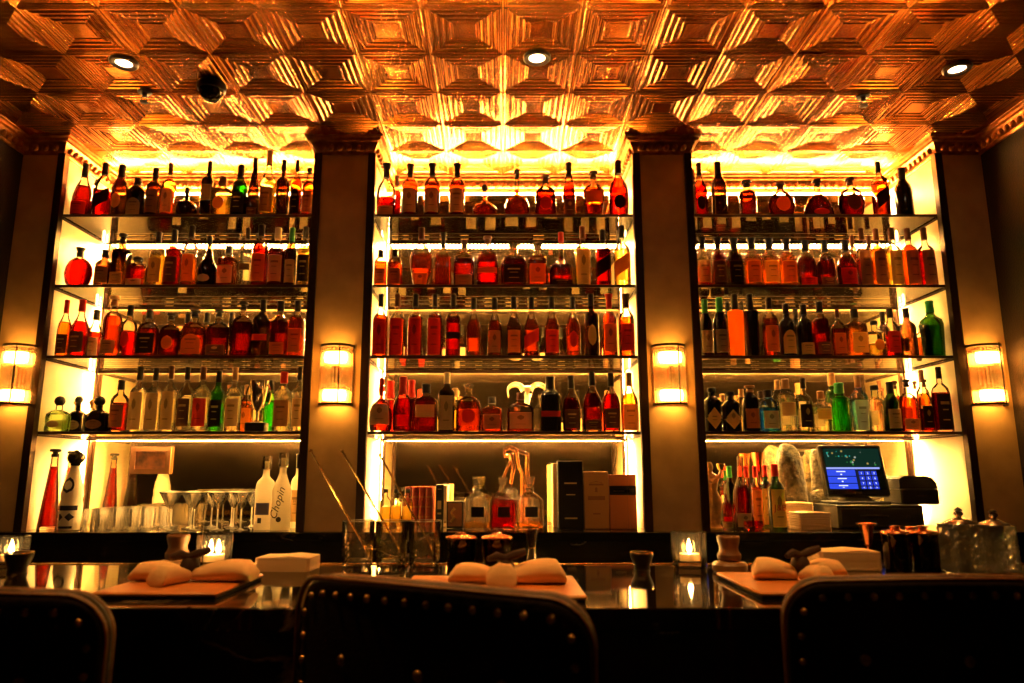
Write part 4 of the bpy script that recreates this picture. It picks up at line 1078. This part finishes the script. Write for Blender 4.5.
# ------------------------------------------------------------------ pillar sconces
def sconce(px, py, label):
    c = at(px, py, FRONT-.06); R_ = .082; hh = .29
    t = thing('wall_sconce', label, 'wall lamp', (c.x, FRONT, c.z-hh/2), 0, 'fluted glass sconces on the pillars')
    MB().bbox(-R_+.004, R_-.004, -.010, -.0005, .004, hh-.004, .002).build('back_plate', M_COPPER, t)
    for z0 in (0, hh-.012):
        MB().lathe([(R_-.012, z0), (R_, z0), (R_, z0+.012), (R_-.012, z0+.012), (R_-.012, z0)], seg=20, close=False, a0=pi, a1=2*pi).build('end_ring', M_POST, t)
    for k in range(15):
        a = pi+pi*(k+.5)/15; x, y = (R_-.007)*cos(a), (R_-.007)*sin(a)
        MB().tube([(x, y, .0125), (x, y, hh-.0125)], .0062, 7).build('glass_rod', paper_rod, t)
    MB().tube([(.028, -R_-.004, .0), (.028, -R_-.004, hh)], .003, 6).build('retaining_bar', M_POST, t)
    for z0, z1 in ((.020, .075), (hh-.090, hh-.035)):
        MB().lathe([(.0005, z0), (.030, z0+.003), (.033, (z0+z1)/2), (.030, z1-.003), (.0005, z1)], c=(0, -.038, 0), seg=18, close=False, sx=1.75).build('bulb', M_BULB, t)
    MB().lathe([(.014, 0), (.014, hh*.30)], c=(0, -.040, hh*.35), seg=10).build('lamp_holder', M_COPPER, t)
m, nt, out = newmat('ribbed glass rod')
tl = N(nt, 'ShaderNodeBsdfTranslucent'); tl.inputs['Color'].default_value = (.95, .88, .72, 1)
tr = N(nt, 'ShaderNodeBsdfTransparent'); tr.inputs['Color'].default_value = (.95, .90, .80, 1)
gl = N(nt, 'ShaderNodeBsdfGlossy', Roughness=.08)
m1 = N(nt, 'ShaderNodeMixShader', Fac=.95); m2 = N(nt, 'ShaderNodeMixShader', Fac=.08)
nt.links.new(tl.outputs[0], m1.inputs[1]); nt.links.new(tr.outputs[0], m1.inputs[2]); nt.links.new(m1.outputs[0], m2.inputs[1]); nt.links.new(gl.outputs[0], m2.inputs[2]); nt.links.new(m2.outputs[0], out.inputs['Surface'])
paper_rod = m
for px, lab in ((11, 'glowing ribbed-glass sconce on the outer pillar left of the left bay'), (334, 'glowing ribbed-glass sconce on the pillar between left and centre bays'),
                (672, 'glowing ribbed-glass sconce on the pillar between centre and right bays'), (993, 'glowing ribbed-glass sconce on the outer pillar right of the right bay')):
    sconce(px, 374, lab)

# ------------------------------------------------------------------ ceiling fittings
def lamp(name, typ, loc, power, col, parent=None, **kw):
    d = bpy.data.lights.new(name, typ); d.energy = power; d.color = col
    for k_, v_ in kw.items(): setattr(d, k_, v_)
    o = bpy.data.objects.new(name, d); COL.objects.link(o); o.location = loc
    if parent: o.parent = parent
    return o
def downlight(x, y, label, watts, spot=radians(100)):
    t = thing('downlight', label, 'ceiling light', (x, y, CZ), 0, 'recessed downlights in the copper ceiling')
    MB().lathe([(.052, .0), (.030, .012), (.030, -.002), (.034, -.010), (.050, -.012), (.056, -.006), (.056, .0)], seg=28, close=False).build('trim_ring', M_POST, t)
    MB().lathe([(.0005, -.004), (.031, -.004)], seg=24, close=False).build('lens', M_LENS, t)
    lamp('lamp', 'SPOT', (0, 0, -.013), watts, (1., .43, .085), t, spot_size=spot, spot_blend=.6, shadow_soft_size=.02)
for px, py, lb in ((124, 62, 'recessed downlight above the left bay'), (537, 57, 'recessed downlight above the centre bay'), (957, 68, 'recessed downlight above the right bay')):
    p = onz(px, py, CZ); downlight(p.x, p.y, lb, 4)
for x, y, lb in ((-1.02, 1.50, 'recessed downlight over the left end of the bar, outside the view'), (.0, 1.42, 'recessed downlight over the middle of the bar, outside the view'), (1.05, 1.50, 'recessed downlight over the right end of the bar, outside the view')):
    downlight(x, y, lb, 13, radians(75))
p = onz(212, 84, CZ)
t = thing('dome_camera', 'round black dome security camera on the ceiling above the left bay', 'camera', (p.x, p.y, CZ))
MB().lathe([(.0005, .001), (.058, 0), (.060, -.012), (.058, -.030), (.054, -.034)], seg=28, close=False).build('housing', M_BLACK, t)
MB().lathe([(.052, -.034)]+[(.050*cos(a_), -.036-.05*sin(a_)) for a_ in [radians(q) for q in (0, 20, 40, 60, 78)]]+[(.0005, -.0865)], seg=28, close=False).build('dome', pbr('smoked dome', (.01, .008, .007), .05), t)
for px, py, lb in ((145, 92, 'small ceiling sprinkler head left of the dome camera'), (863, 96, 'small ceiling sprinkler head above the right bay')):
    p = onz(px, py, CZ)
    t = thing('sprinkler_head', lb, 'sprinkler', (p.x, p.y, CZ), 0, 'ceiling sprinklers')
    MB().lathe([(.030, .001), (.028, -.006), (.012, -.008), (.010, -.022), (.006, -.024)], seg=16).build('rosette', M_POST, t)
    for s in (-1, 1): MB().tube([(s*.009, 0, -.020), (s*.014, 0, -.032), (s*.004, 0, -.045)], .0025, 6).build('frame_arm', M_POST, t)
    MB().lathe([(.004, -.044), (.018, -.047), (.018, -.049), (.003, -.050)], seg=12).build('deflector', M_POST, t)

# ------------------------------------------------------------------ things on the bar
def votive(px, base, w, h, label):
    p = onz(px, base, BAR); r = (onz(px+w/2, base, BAR).x-onz(px-w/2, base, BAR).x)/2
    hh = (at(px, base-h, p.y).z-BAR)
    t = thing('votive_candle', label, 'candle holder', (p.x, p.y, BAR), 0, 'lit votives on the bar')
    prof = [(.0005, 0), (r*.9, 0), (r*.96, .005), (r, hh), (r*.86, hh), (r*.84, .022), (.0005, .02)]
    mb = MB(); mb.lathe(prof, seg=32, close=False)
    for i, v in enumerate(mb.v):
        if i//32 in (2, 3): a = (i % 32); k_ = 1 if a % 2 else .94; mb.v[i] = (v[0]*k_, v[1]*k_, v[2])
    mb.build('ribbed_glass', M_VOTIVE, t)
    MB().lathe([(.0005, .022), (r*.62, .022), (r*.62, .040), (.0005, .040)], seg=20, close=False).build('tea_light', M_WAX, t)
    for dx in ((-.010, .012) if '213' in str(px) else (0,)):
        MB().lathe([(.0008, .041), (.0065, .050), (.0075, .056), (.004, .068), (.0006, .080)], c=(dx, 0, 0), seg=10).build('flame', M_FLAME, t)
votive(213, 569, 35, 35, 'ribbed glass votive with twin flames on the left of the bar')
votive(690, 568, 35, 37, 'ribbed glass votive with bright flame, right of the centre of the bar')
votive(9, 569, 32, 33, 'ribbed glass votive cut off at the left edge of the photo')
def low_bowl(px, base, w, h, label, rim):
    p = onz(px, base, BAR); r = (onz(px+w/2, base, BAR).x-onz(px-w/2, base, BAR).x)/2; hh = at(px, base-h, p.y).z-BAR
    t = thing('small_bowl', label, 'bowl', (p.x, p.y, BAR))
    MB().lathe([(.0005, 0), (r*.72, 0), (r*.66, hh*.25), (r, hh*.8), (r, hh*.94), (r*.9, hh*.94), (r*.55, hh*.3), (.0005, hh*.28)], seg=24, close=False).build('bowl_body', M_BLACK, t)
    MB().lathe([(r*.93, hh*.945), (r*1.02, hh*.945), (r*1.02, hh), (r*.93, hh), (r*.93, hh*.945)], seg=24, close=False).build('rim', M_BRASS, t)
low_bowl(17, 573, 26, 21, 'black gold-rimmed bowl beside the left edge votive', 1)
low_bowl(642, 570, 23, 18, 'small black gold-rimmed pot standing alone in mid bar', 1)
def wood_pot(px, base, label):
    p = onz(px, base, BAR); s = p.y/2.2
    t = thing('wooden_pot', label, 'pot', (p.x, p.y, BAR), 0, 'turned wooden pots on the bar')
    MB().lathe([(.0005, 0), (.042, 0), (.047, .006), (.047, .020), (.042, .027), (.030, .029), (.0005, .029)], seg=28, close=False).build('base_dish', pbr('turned wood pale', (.30, .15, .055), .4, noise=.3, nscale=20.), t)
    MB().lathe([(.024, .0295), (.031, .034), (.032, .046), (.026, .056), (.025, .066), (.029, .080), (.031, .092), (.029, .096), (.024, .096), (.022, .085), (.0005, .08)], seg=28, close=False).build('waisted_jar', M_WOOD, t)
wood_pot(176, 570, 'waisted wooden pot on round dish beside the left votive')
wood_pot(730, 572, 'waisted wooden pot on round dish beside the right votive')
# mixing glasses and bar spoons
for i, (cx, s0, s1, nm) in enumerate(((357, (311, 451), (363, 556), 'left'), (391, (342, 451), (397, 556), 'middle'), (424, (380, 455), (432, 556), 'right'))):
    p = onz(cx, 567, BAR); r = (onz(cx+16.5, 567, BAR).x-onz(cx-16.5, 567, BAR).x)/2; hh = at(cx, 521, p.y).z-BAR
    t = thing('mixing_glass', f"etched crystal mixing glass, {nm} of three on the bar", 'glass', (p.x, p.y, BAR), 0, 'mixing glasses on the bar')
    mb = MB(); sg = 32; prf = [(.0005, 0), (r*.84, 0), (r*.9, .006)]+[(r*(.9+.08*k/9), .006+(hh*.62-.006)*k/9) for k in range(1, 10)]+[(r, hh), (r*.96, hh), (r*.92, hh*.6), (r*.84, .018), (.0005, .018)]
    mb.lathe(prf, seg=sg, close=False)
    for q, v in enumerate(mb.v):
        j, a = divmod(q, sg)
        if 2 <= j <= 10 and (a+j) % 2: mb.v[q] = (v[0]*.95, v[1]*.95, v[2])
    mb.build('cut_glass', M_VOTIVE, t, smooth=0)
    MB().lathe([(r*.955, hh+.0002), (r*1.005, hh+.0002), (r*1.005, hh+.002), (r*.955, hh+.002), (r*.955, hh+.0002)], seg=28, close=False).build('rim', M_STEM, t)
    MB().lathe([(.0005, .0185), (r*.82, .0185), (r*.84, .0215), (.0005, .0225)], seg=24, close=False).build('thick_base', M_STEM, t)
    A = at(*s0, p.y+.02); B = Vector((p.x+r*.55, p.y+.01, BAR+.042)); d = A-B
    # keep the spoon leaning inside the glass's back rim
    t = thing('bar_spoon', f"long twisted bar spoon leaning in the {nm} mixing glass", 'spoon', tuple(B), 0, 'bar spoons in the mixing glasses')
    MB().tube([d*(k/24) for k in range(25)], [.0028+.0008*(k % 2) for k in range(25)], 6).build('twisted_handle', M_BRASS, t)
    mb = MB(); mb.ball((0, 0, 0), 1, 14, 8); Mx = d.to_track_quat('Z', 'Y').to_matrix().to_4x4() @ Matrix.Diagonal((.010, .005, .018, 1))
    mb.v = [tuple(Mx @ Vector(v)) for v in mb.v]; mb.build('spoon_bowl', M_BRASS, t)
    mb = MB(); mb.ball(tuple(d), .0055, 10, 6); mb.build('end_knob', M_BRASS, t)
# lidded jars
def lid_jar(px, base, top, w, label, y=None):
    p = onz(px, base, BAR); r = (onz(px+w/2, base, BAR).x-onz(px-w/2, base, BAR).x)/2; hh = at(px, top, p.y).z-BAR
    t = thing('lidded_jar', label, 'jar', (p.x, p.y, BAR), 0, 'copper lidded jars on the bar')
    b = hh*.80
    mb = MB(); mb.lathe([(.0005, 0), (r*.9, 0), (r*.94, .004), (r*.96, b), (r*.9, b), (r*.88, .01), (.0005, .01)], seg=28, close=False)
    mb.build('glass_wall', thin_glass('smoked glass', (.30, .20, .12), .04, 1.6), t)
    MB().lathe([(.0005, b+.001), (r*1.03, b+.001), (r*1.05, b+.005), (r*.95, b+.009), (r*.4, b+.013), (.010, b+.016), (.008, hh-.010), (.014, hh-.006), (.014, hh-.002), (.0005, hh)], seg=28, close=False).build('copper_lid', M_COPPER, t)
lid_jar(461, 568, 532, 30, 'smoked glass jar with copper lid, right of the mixing glasses')
lid_jar(497, 568, 532, 30, 'smoked glass jar with copper lid, left of the steel jigger')
lid_jar(899, 571, 525, 27, 'smoked glass jar with copper lid, beside the copper jigger')
lid_jar(927, 571, 525, 27, 'smoked glass jar with copper lid, left of the cut-glass bottles')
lid_jar(914, 568, 526, 22, 'smoked glass jar with copper lid, behind two others')
def jigger(px, base, top, w, label, mat, kind):
    p = onz(px, base, BAR); r = (onz(px+w/2, base, BAR).x-onz(px-w/2, base, BAR).x)/2; hh = at(px, top, p.y).z-BAR
    t = thing('jigger', label, 'jigger', (p.x, p.y, BAR))
    if kind == 'hour':
        MB().lathe([(r*.9, 0), (r*.9, .002), (r*.45, hh*.45), (r*.42, hh*.5)], seg=24).build('lower_cup', mat, t)
        MB().lathe([(r*.42, hh*.505), (r*.5, hh*.56), (r, hh), (r*.93, hh), (r*.4, hh*.56), (.0005, hh*.54)], seg=24, close=False).build('upper_cup', mat, t)
        MB().lathe([(r*.46, hh*.48), (r*.55, hh*.49), (r*.55, hh*.51), (r*.46, hh*.52)], seg=24).build('waist_ring', M_BRASS, t)
    else:
        MB().lathe([(r*.8, 0), (r*.8, .004), (.006, .010), (.005, hh*.45), (r*.40, hh*.5)], seg=24).build('stem', mat, t)
        MB().lathe([(r*.40, hh*.505), (r*.75, hh*.95), (r, hh*.97), (r, hh), (r*.70, hh*.97), (r*.35, hh*.55), (.0005, hh*.54)], seg=24, close=False).build('cup', mat, t)
jigger(532, 567, 529, 15, 'hourglass steel jigger right of the copper-lidded jars', M_STEEL, 'hour')
jigger(870, 566, 523, 19, 'copper jigger on a slim stem behind the right napkin stack', M_COPPER, 'stem')
# cut glass bottles with metal stoppers
def cut_bottle(px, base, top, w, label):
    p = onz(px, base, BAR); r = (onz(px+w/2, base, BAR).x-onz(px-w/2, base, BAR).x)/2; hh = at(px, top, p.y).z-BAR
    t = thing('cut_glass_bottle', label, 'bottle', (p.x, p.y, BAR), 0, 'cut-glass bitters bottles on the bar')
    mb = MB(); sg = 24; rows = 9; b = hh*.72
    pr = [(1.0-.04*k/rows, .004+b*k/rows) for k in range(rows+1)]
    vs = []
    for j, (rr_, z) in enumerate(pr):
        for q in range(sg):
            a = 2*pi*(q+.0)/sg; c_, s_ = cos(a), sin(a); n_ = 6
            k_ = .90 if (q+j) % 2 else 1.
            vs.append((r*rr_*k_*math.copysign(abs(c_)**(2/n_), c_), r*.8*rr_*k_*math.copysign(abs(s_)**(2/n_), s_), z))
    fs = []
    for j in range(rows):
        for q in range(sg):
            q2 = (q+1) % sg; A_, B_, C_, D_ = j*sg+q, j*sg+q2, (j+1)*sg+q2, (j+1)*sg+q
            fs += [(A_, B_, C_), (A_, C_, D_)] if (q+j) % 2 else [(A_, B_, D_), (B_, C_, D_)]
    fs += [tuple(range(sg-1, -1, -1)), tuple(rows*sg+q for q in range(sg))]
    mb.add(vs, fs); mb.build('diamond_cut_body', M_DIAMOND, t, smooth=0)
    MB().lathe([(r*.86, b+.005), (r*.80, b+.009), (r*.45, b+.016), (.012, b+.020), (.0005, b+.0205)], seg=24, close=False, sy=.85).build('shoulder', M_STEEL, t)
    MB().lathe([(.007, b+.0206), (.007, b+.024), (.012, b+.029), (.012, b+.034), (.006, b+.038), (.0005, b+.0385)], seg=16, close=False).build('stopper_knob', M_STEEL, t)
    MB().lathe([(.011, b+.0387), (.009, b+.043), (.0005, hh)], seg=12).build('stopper_tip', M_BLACK, t)
cut_bottle(965, 573, 507, 38, 'diamond-cut glass bottle with metal stopper, left of the pair by the stool')
cut_bottle(1000, 573, 509, 34, 'diamond-cut glass bottle with metal stopper, right of the pair by the stool')
# napkin stacks on the bar
def bar_stack(px0, px1, base, label, H, rz):
    a = onz(px0, base, BAR); b = onz(px1, base, BAR); w = (b.x-a.x)/2
    stack('napkin_stack', label, 0, 1, 0, a.y, .11, M_PAPERW, 0, rz, 9, BAR, H).location = ((a.x+b.x)/2, a.y+.055, BAR)
def fix_stack(px0, px1, base, label, H, rz, layers):
    a = onz(px0, base, BAR); b = onz(px1, base, BAR); w = (b.x-a.x)/2; dep = .11
    t = thing('napkin_stack', label, 'napkins', ((a.x+b.x)/2, a.y+dep/2, BAR), rz, 'stacks of paper napkins')
    rr = random.Random(int(px0)); rings = []
    for i in range(layers):
        z = H*i/layers; jx = rr.uniform(-.0006, .0006); jy = rr.uniform(-.0006, .0006)
        for ins, zz in ((.0008, z), (0, z+H/layers*.5), (.0007, z+H/layers*.95)):
            ww, dd, c_ = w-ins, dep/2-ins, .008
            rings.append([(x_+jx, y_+jy, zz) for x_, y_ in [(-ww+c_, -dd), (0, -dd), (ww-c_, -dd), (ww, -dd+c_), (ww, dd-c_), (ww-c_, dd), (0, dd), (-ww+c_, dd), (-ww, dd-c_), (-ww, -dd+c_)]])
    MB().loft(rings).build('folded_paper', M_PAPERW, t, smooth=20)
    # the top napkin, slightly lifted along its fold
    g = []
    for j in range(5):
        for i in range(9):
            u, v = -1+i/4, -1+j/2
            g.append((u*(w-.003), v*(dep/2-.003), H+.001+.006*max(0, 1-abs(u-.25)*1.6)*(1-.3*abs(v))))
    mb = MB(); fs = [(j*9+i, j*9+i+1, (j+1)*9+i+1, (j+1)*9+i) for j in range(4) for i in range(8)]
    n_ = len(g); g += [(x_, y_, z_-.0008) for x_, y_, z_ in g]
    fs += [tuple(n_+q for q in reversed(f_)) for f_ in fs]
    mb.add(g, fs).build('top_napkin', M_PAPERW, t, smooth=60)
fix_stack(254, 310, 572, 'stack of pale napkins on the bar, right of the twin-flame votive', .036, -.04, 22)
fix_stack(823, 884, 571, 'stack of pale napkins on the bar before the copper jigger', .050, -.05, 28)
# place boards with tied napkins
def setting(cx, cy, w, d, rz, side, knot, lobes):
    t = thing('place_board', f"tan leather place board on the bar, {side}", 'place mat', (cx, cy, BAR+.0006), rz, 'tan place boards along the bar')
    MB().bbox(-w/2, w/2, -d/2, d/2, .006, .014, .003).build('leather_top', M_BOARD, t)
    MB().bbox(-w/2+.004, w/2-.004, -d/2+.004, d/2-.004, 0, .0058, .001).build('underside', M_TWINE, t)
    kx, ky = knot
    n = thing('tied_napkin', f"cream cloth napkin tied with dark twine on the {side.split()[0]} place board", 'napkin', (kx, ky, BAR+.0152), rz, 'tied napkins on the place boards')
    for (an, L, w0, w1, h0, h1) in lobes:
        rings = []; K = 9
        for q in range(K):
            u = q/(K-1); e = u**.7
            ww = (w0+(w1-w0)*e)*(1 if q < K-1 else .93); hh = (h0+(h1-h0)*sin(min(1, u*1.15)*pi*.62)); 
            if q == K-1: hh *= .55
            ring = []
            for s_ in range(18):
                b_ = 2*pi*s_/18; yy = ww*math.copysign(abs(cos(b_))**.8, cos(b_)); zz = hh*sin(b_)
                zz += .0025*sin(yy*260+an*3)*(1-u*.5) if sin(b_) > .2 else 0
                ring.append((.010+u*L, yy, max(.001, hh*.96+zz)))
            rings.append(ring)
        MB().loft(rings, M=Matrix.Rotation(radians(an), 4, 'Z')).build('napkin_fold', M_LINEN, n, smooth=70)
    mb = MB(); mb.ball((0, 0, .026), 1, 14, 8)
    mb.v = [((x_)*.022, y_*.026, .032+(z_-.026)*.028) for x_, y_, z_ in mb.v]; mb.build('knot', M_TWINE, n)
    MB().tube([(-.040, -.022, .056), (-.020, -.012, .062), (0, -.008, .057), (.022, -.006, .064), (.048, -.002, .072)], [.006, .010, .008, .010, .007], 8).build('twine_bow', M_TWINE, n)
# left, centre and right settings (positions read off the bar top)
setting(-.745, 1.76, .27, .31, 0, 'left end beside the napkin stack', (-.742, 1.775), ((172, .12, .020, .045, .014, .022), (4, .14, .020, .055, .014, .024), (248, .09, .02, .028, .014, .023)))
setting(-.025, 1.72, .40, .31, 0, 'centre behind the middle stool', (.005, 1.735), ((168, .115, .020, .045, .014, .022), (6, .125, .022, .052, .016, .027), (265, .085, .022, .036, .014, .027)))
setting(.70, 1.775, .30, .33, 0, 'right end beside the right stool', (.715, 1.80), ((165, .10, .020, .055, .014, .024), (15, .09, .020, .045, .014, .024), (290, .07, .02, .03, .012, .02)))

# ------------------------------------------------------------------ stools
def stool(cx, cy, rz, W, ztop, label, rc=.075):
    t = thing('bar_stool', label, 'bar stool', (cx, cy, 0), rz, 'studded leather stools along the bar')
    zb = .72; hh = ztop-zb; Rc = .75
    def bend(x, y, z):
        a = x/Rc; return (Rc*sin(a)*(1-y/Rc), y+Rc*(1-cos(a)), z)
    def outline(ins):
        w = W/2-ins; r = rc-ins*.8; top = ztop-ins; pts = [(-w, zb+ins)]
        pts += [(-w, zb+(top-r-zb)*k/6) for k in range(1, 7)]
        pts += [(-w+r-r*cos(a), top-r+r*sin(a)) for a in [pi/2*k/8 for k in range(1, 9)]]
        pts += [(-w+r+(2*w-2*r)*k/12, top+.006*sin(pi*k/12)) for k in range(1, 12)]
        pts += [(w-r+r*sin(a), top-r+r*cos(a)) for a in [pi/2*k/8 for k in range(0, 9)]]
        pts += [(w, top-r-(top-r-zb)*k/6) for k in range(1, 7)]
        return pts
    th = .038
    rings = [[bend(x, y, z) for x, z in outline(i)] for i, y in ((.20, .012), (.10, .006), (.03, .002), (.012, .004), (.0, .014), (0, th-.014), (.012, th-.003), (.05, th+.012), (.2, th+.02))]
    MB().loft(rings).build('backrest', M_LEATHER, t, smooth=60)
    MB().tube([bend(x, .0, z) for x, z in outline(.004)], .0045, 8).build('piping', M_PIPE, t)
    MB().tube([bend(x, th+.002, z) for x, z in outline(.004)], .0045, 8).build('piping', M_PIPE, t)
    # nail heads set in from the edge
    ol = outline(.030); L = [0]
    for p, q in zip(ol, ol[1:]): L.append(L[-1]+math.dist(p, q))
    n = int(L[-1]/.040); stud = None
    for k in range(n+1):
        s = L[-1]*k/n; i = max(j for j in range(len(L)) if L[j] <= s+1e-9); i = min(i, len(ol)-2)
        u = (s-L[i])/max(1e-9, L[i+1]-L[i]); x = ol[i][0]+(ol[i+1][0]-ol[i][0])*u; z = ol[i][1]+(ol[i+1][1]-ol[i][1])*u
        b = bend(x, .0005, z)
        if stud is None:
            mb = MB(); mb.lathe([(.0065, 0), (.006, .002), (.004, .004), (.0005, .005)], seg=10, close=False, M=Matrix.Rotation(pi/2, 4, 'X')); stud = mb.build('nail_stud', M_STUD, t)
            s_o = stud
        else: s_o = stud.copy(); COL.objects.link(s_o); s_o.parent = t
        s_o.location = b; s_o.rotation_euler = (0, 0, x/Rc)
    for bx, bz in ((-.15, ztop-.13), (0.02, ztop-.13), (.16, ztop-.13), (-.07, ztop-.22), (.1, ztop-.22)):
        s_o = stud.copy(); s_o.name = 'tuft_button'; COL.objects.link(s_o); s_o.parent = t; s_o.location = bend(bx, .0045, bz); s_o.rotation_euler = (0, 0, bx/Rc); s_o.scale = (1.5, 1, 1.5)
    sd = .30
    MB().bbox(-W/2+.03, W/2-.03, th+.105, th+.105+sd, .645, .715, .02).build('seat', M_LEATHER, t)
    MB().bbox(-W/2+.05, W/2-.05, .03, th+.13+sd-.06, .60, .6445, .006).build('seat_frame', M_WOOD, t)
    for sx_ in (-1, 1):
        MB().tube([(sx_*(W/2-.07), .045, .6445), (sx_*(W/2-.06), .05, .735)], .018, 8).build('back_bracket', M_WOOD, t)
        for yy in (.06, th+.13+sd-.10):
            MB().tube([(sx_*(W/2-.08), yy, .60), (sx_*(W/2-.05), yy+(-.03 if yy < .1 else .02), 0.0)], [.020, .014], 10).build('leg', M_WOOD, t)
    mb = MB(); k = W/2-.06; y1 = th+.13+sd-.09
    mb.tube([(-k, .045, .22), (k, .045, .22)], .010, 8).build('foot_rail', M_BRASS, t)
    MB().tube([(-k, y1, .26), (k, y1, .26)], .010, 8).build('foot_rail', M_BRASS, t)
stool(-.150, 1.180, -.52, .60, 1.178, 'dark studded leather stool in the middle, turned to one side')
stool(-.888, 1.155, -.10, .56, 1.172, 'dark studded leather stool cut off by the left edge of the photo')
stool(.757, 1.27, .03, .56, 1.175, 'dark studded leather stool at the right, facing the bar squarely')

# ------------------------------------------------------------------ world, camera, view
w = bpy.data.worlds.new('World'); sc.world = w; w.use_nodes = True
bg = w.node_tree.nodes.get('Background') or w.node_tree.nodes.new('ShaderNodeBackground')
bg.inputs['Color'].default_value = (.05, .02, .008, 1); bg.inputs['Strength'].default_value = .05
cd = bpy.data.cameras.new('Camera'); co = bpy.data.objects.new('Camera', cd); COL.objects.link(co)
co.location = (0, 0, EYE); cd.sensor_width = 36; cd.lens = 36*FPX/1024; cd.clip_start = .02
co.rotation_euler = Matrix((Rv, Uv, [-q for q in Fv])).transposed().to_euler()
cd.shift_x = (512-CXP)/1024
cd.dof.use_dof = True; cd.dof.focus_distance = 3.45; cd.dof.aperture_fstop = 3.2
sc.camera = co
cy = sc.cycles
cy.max_bounces = 14; cy.transparent_max_bounces = 40; cy.transmission_bounces = 10; cy.glossy_bounces = 6; cy.diffuse_bounces = 4
cy.sample_clamp_indirect = 6.; cy.caustics_reflective = True; cy.caustics_refractive = True; cy.blur_glossy = .5
cy.use_denoising = True
sc.view_settings.view_transform = 'Standard'; sc.view_settings.look = 'None'; sc.view_settings.gamma = 1.; sc.view_settings.exposure = 2.
sc.view_settings.use_curve_mapping = False
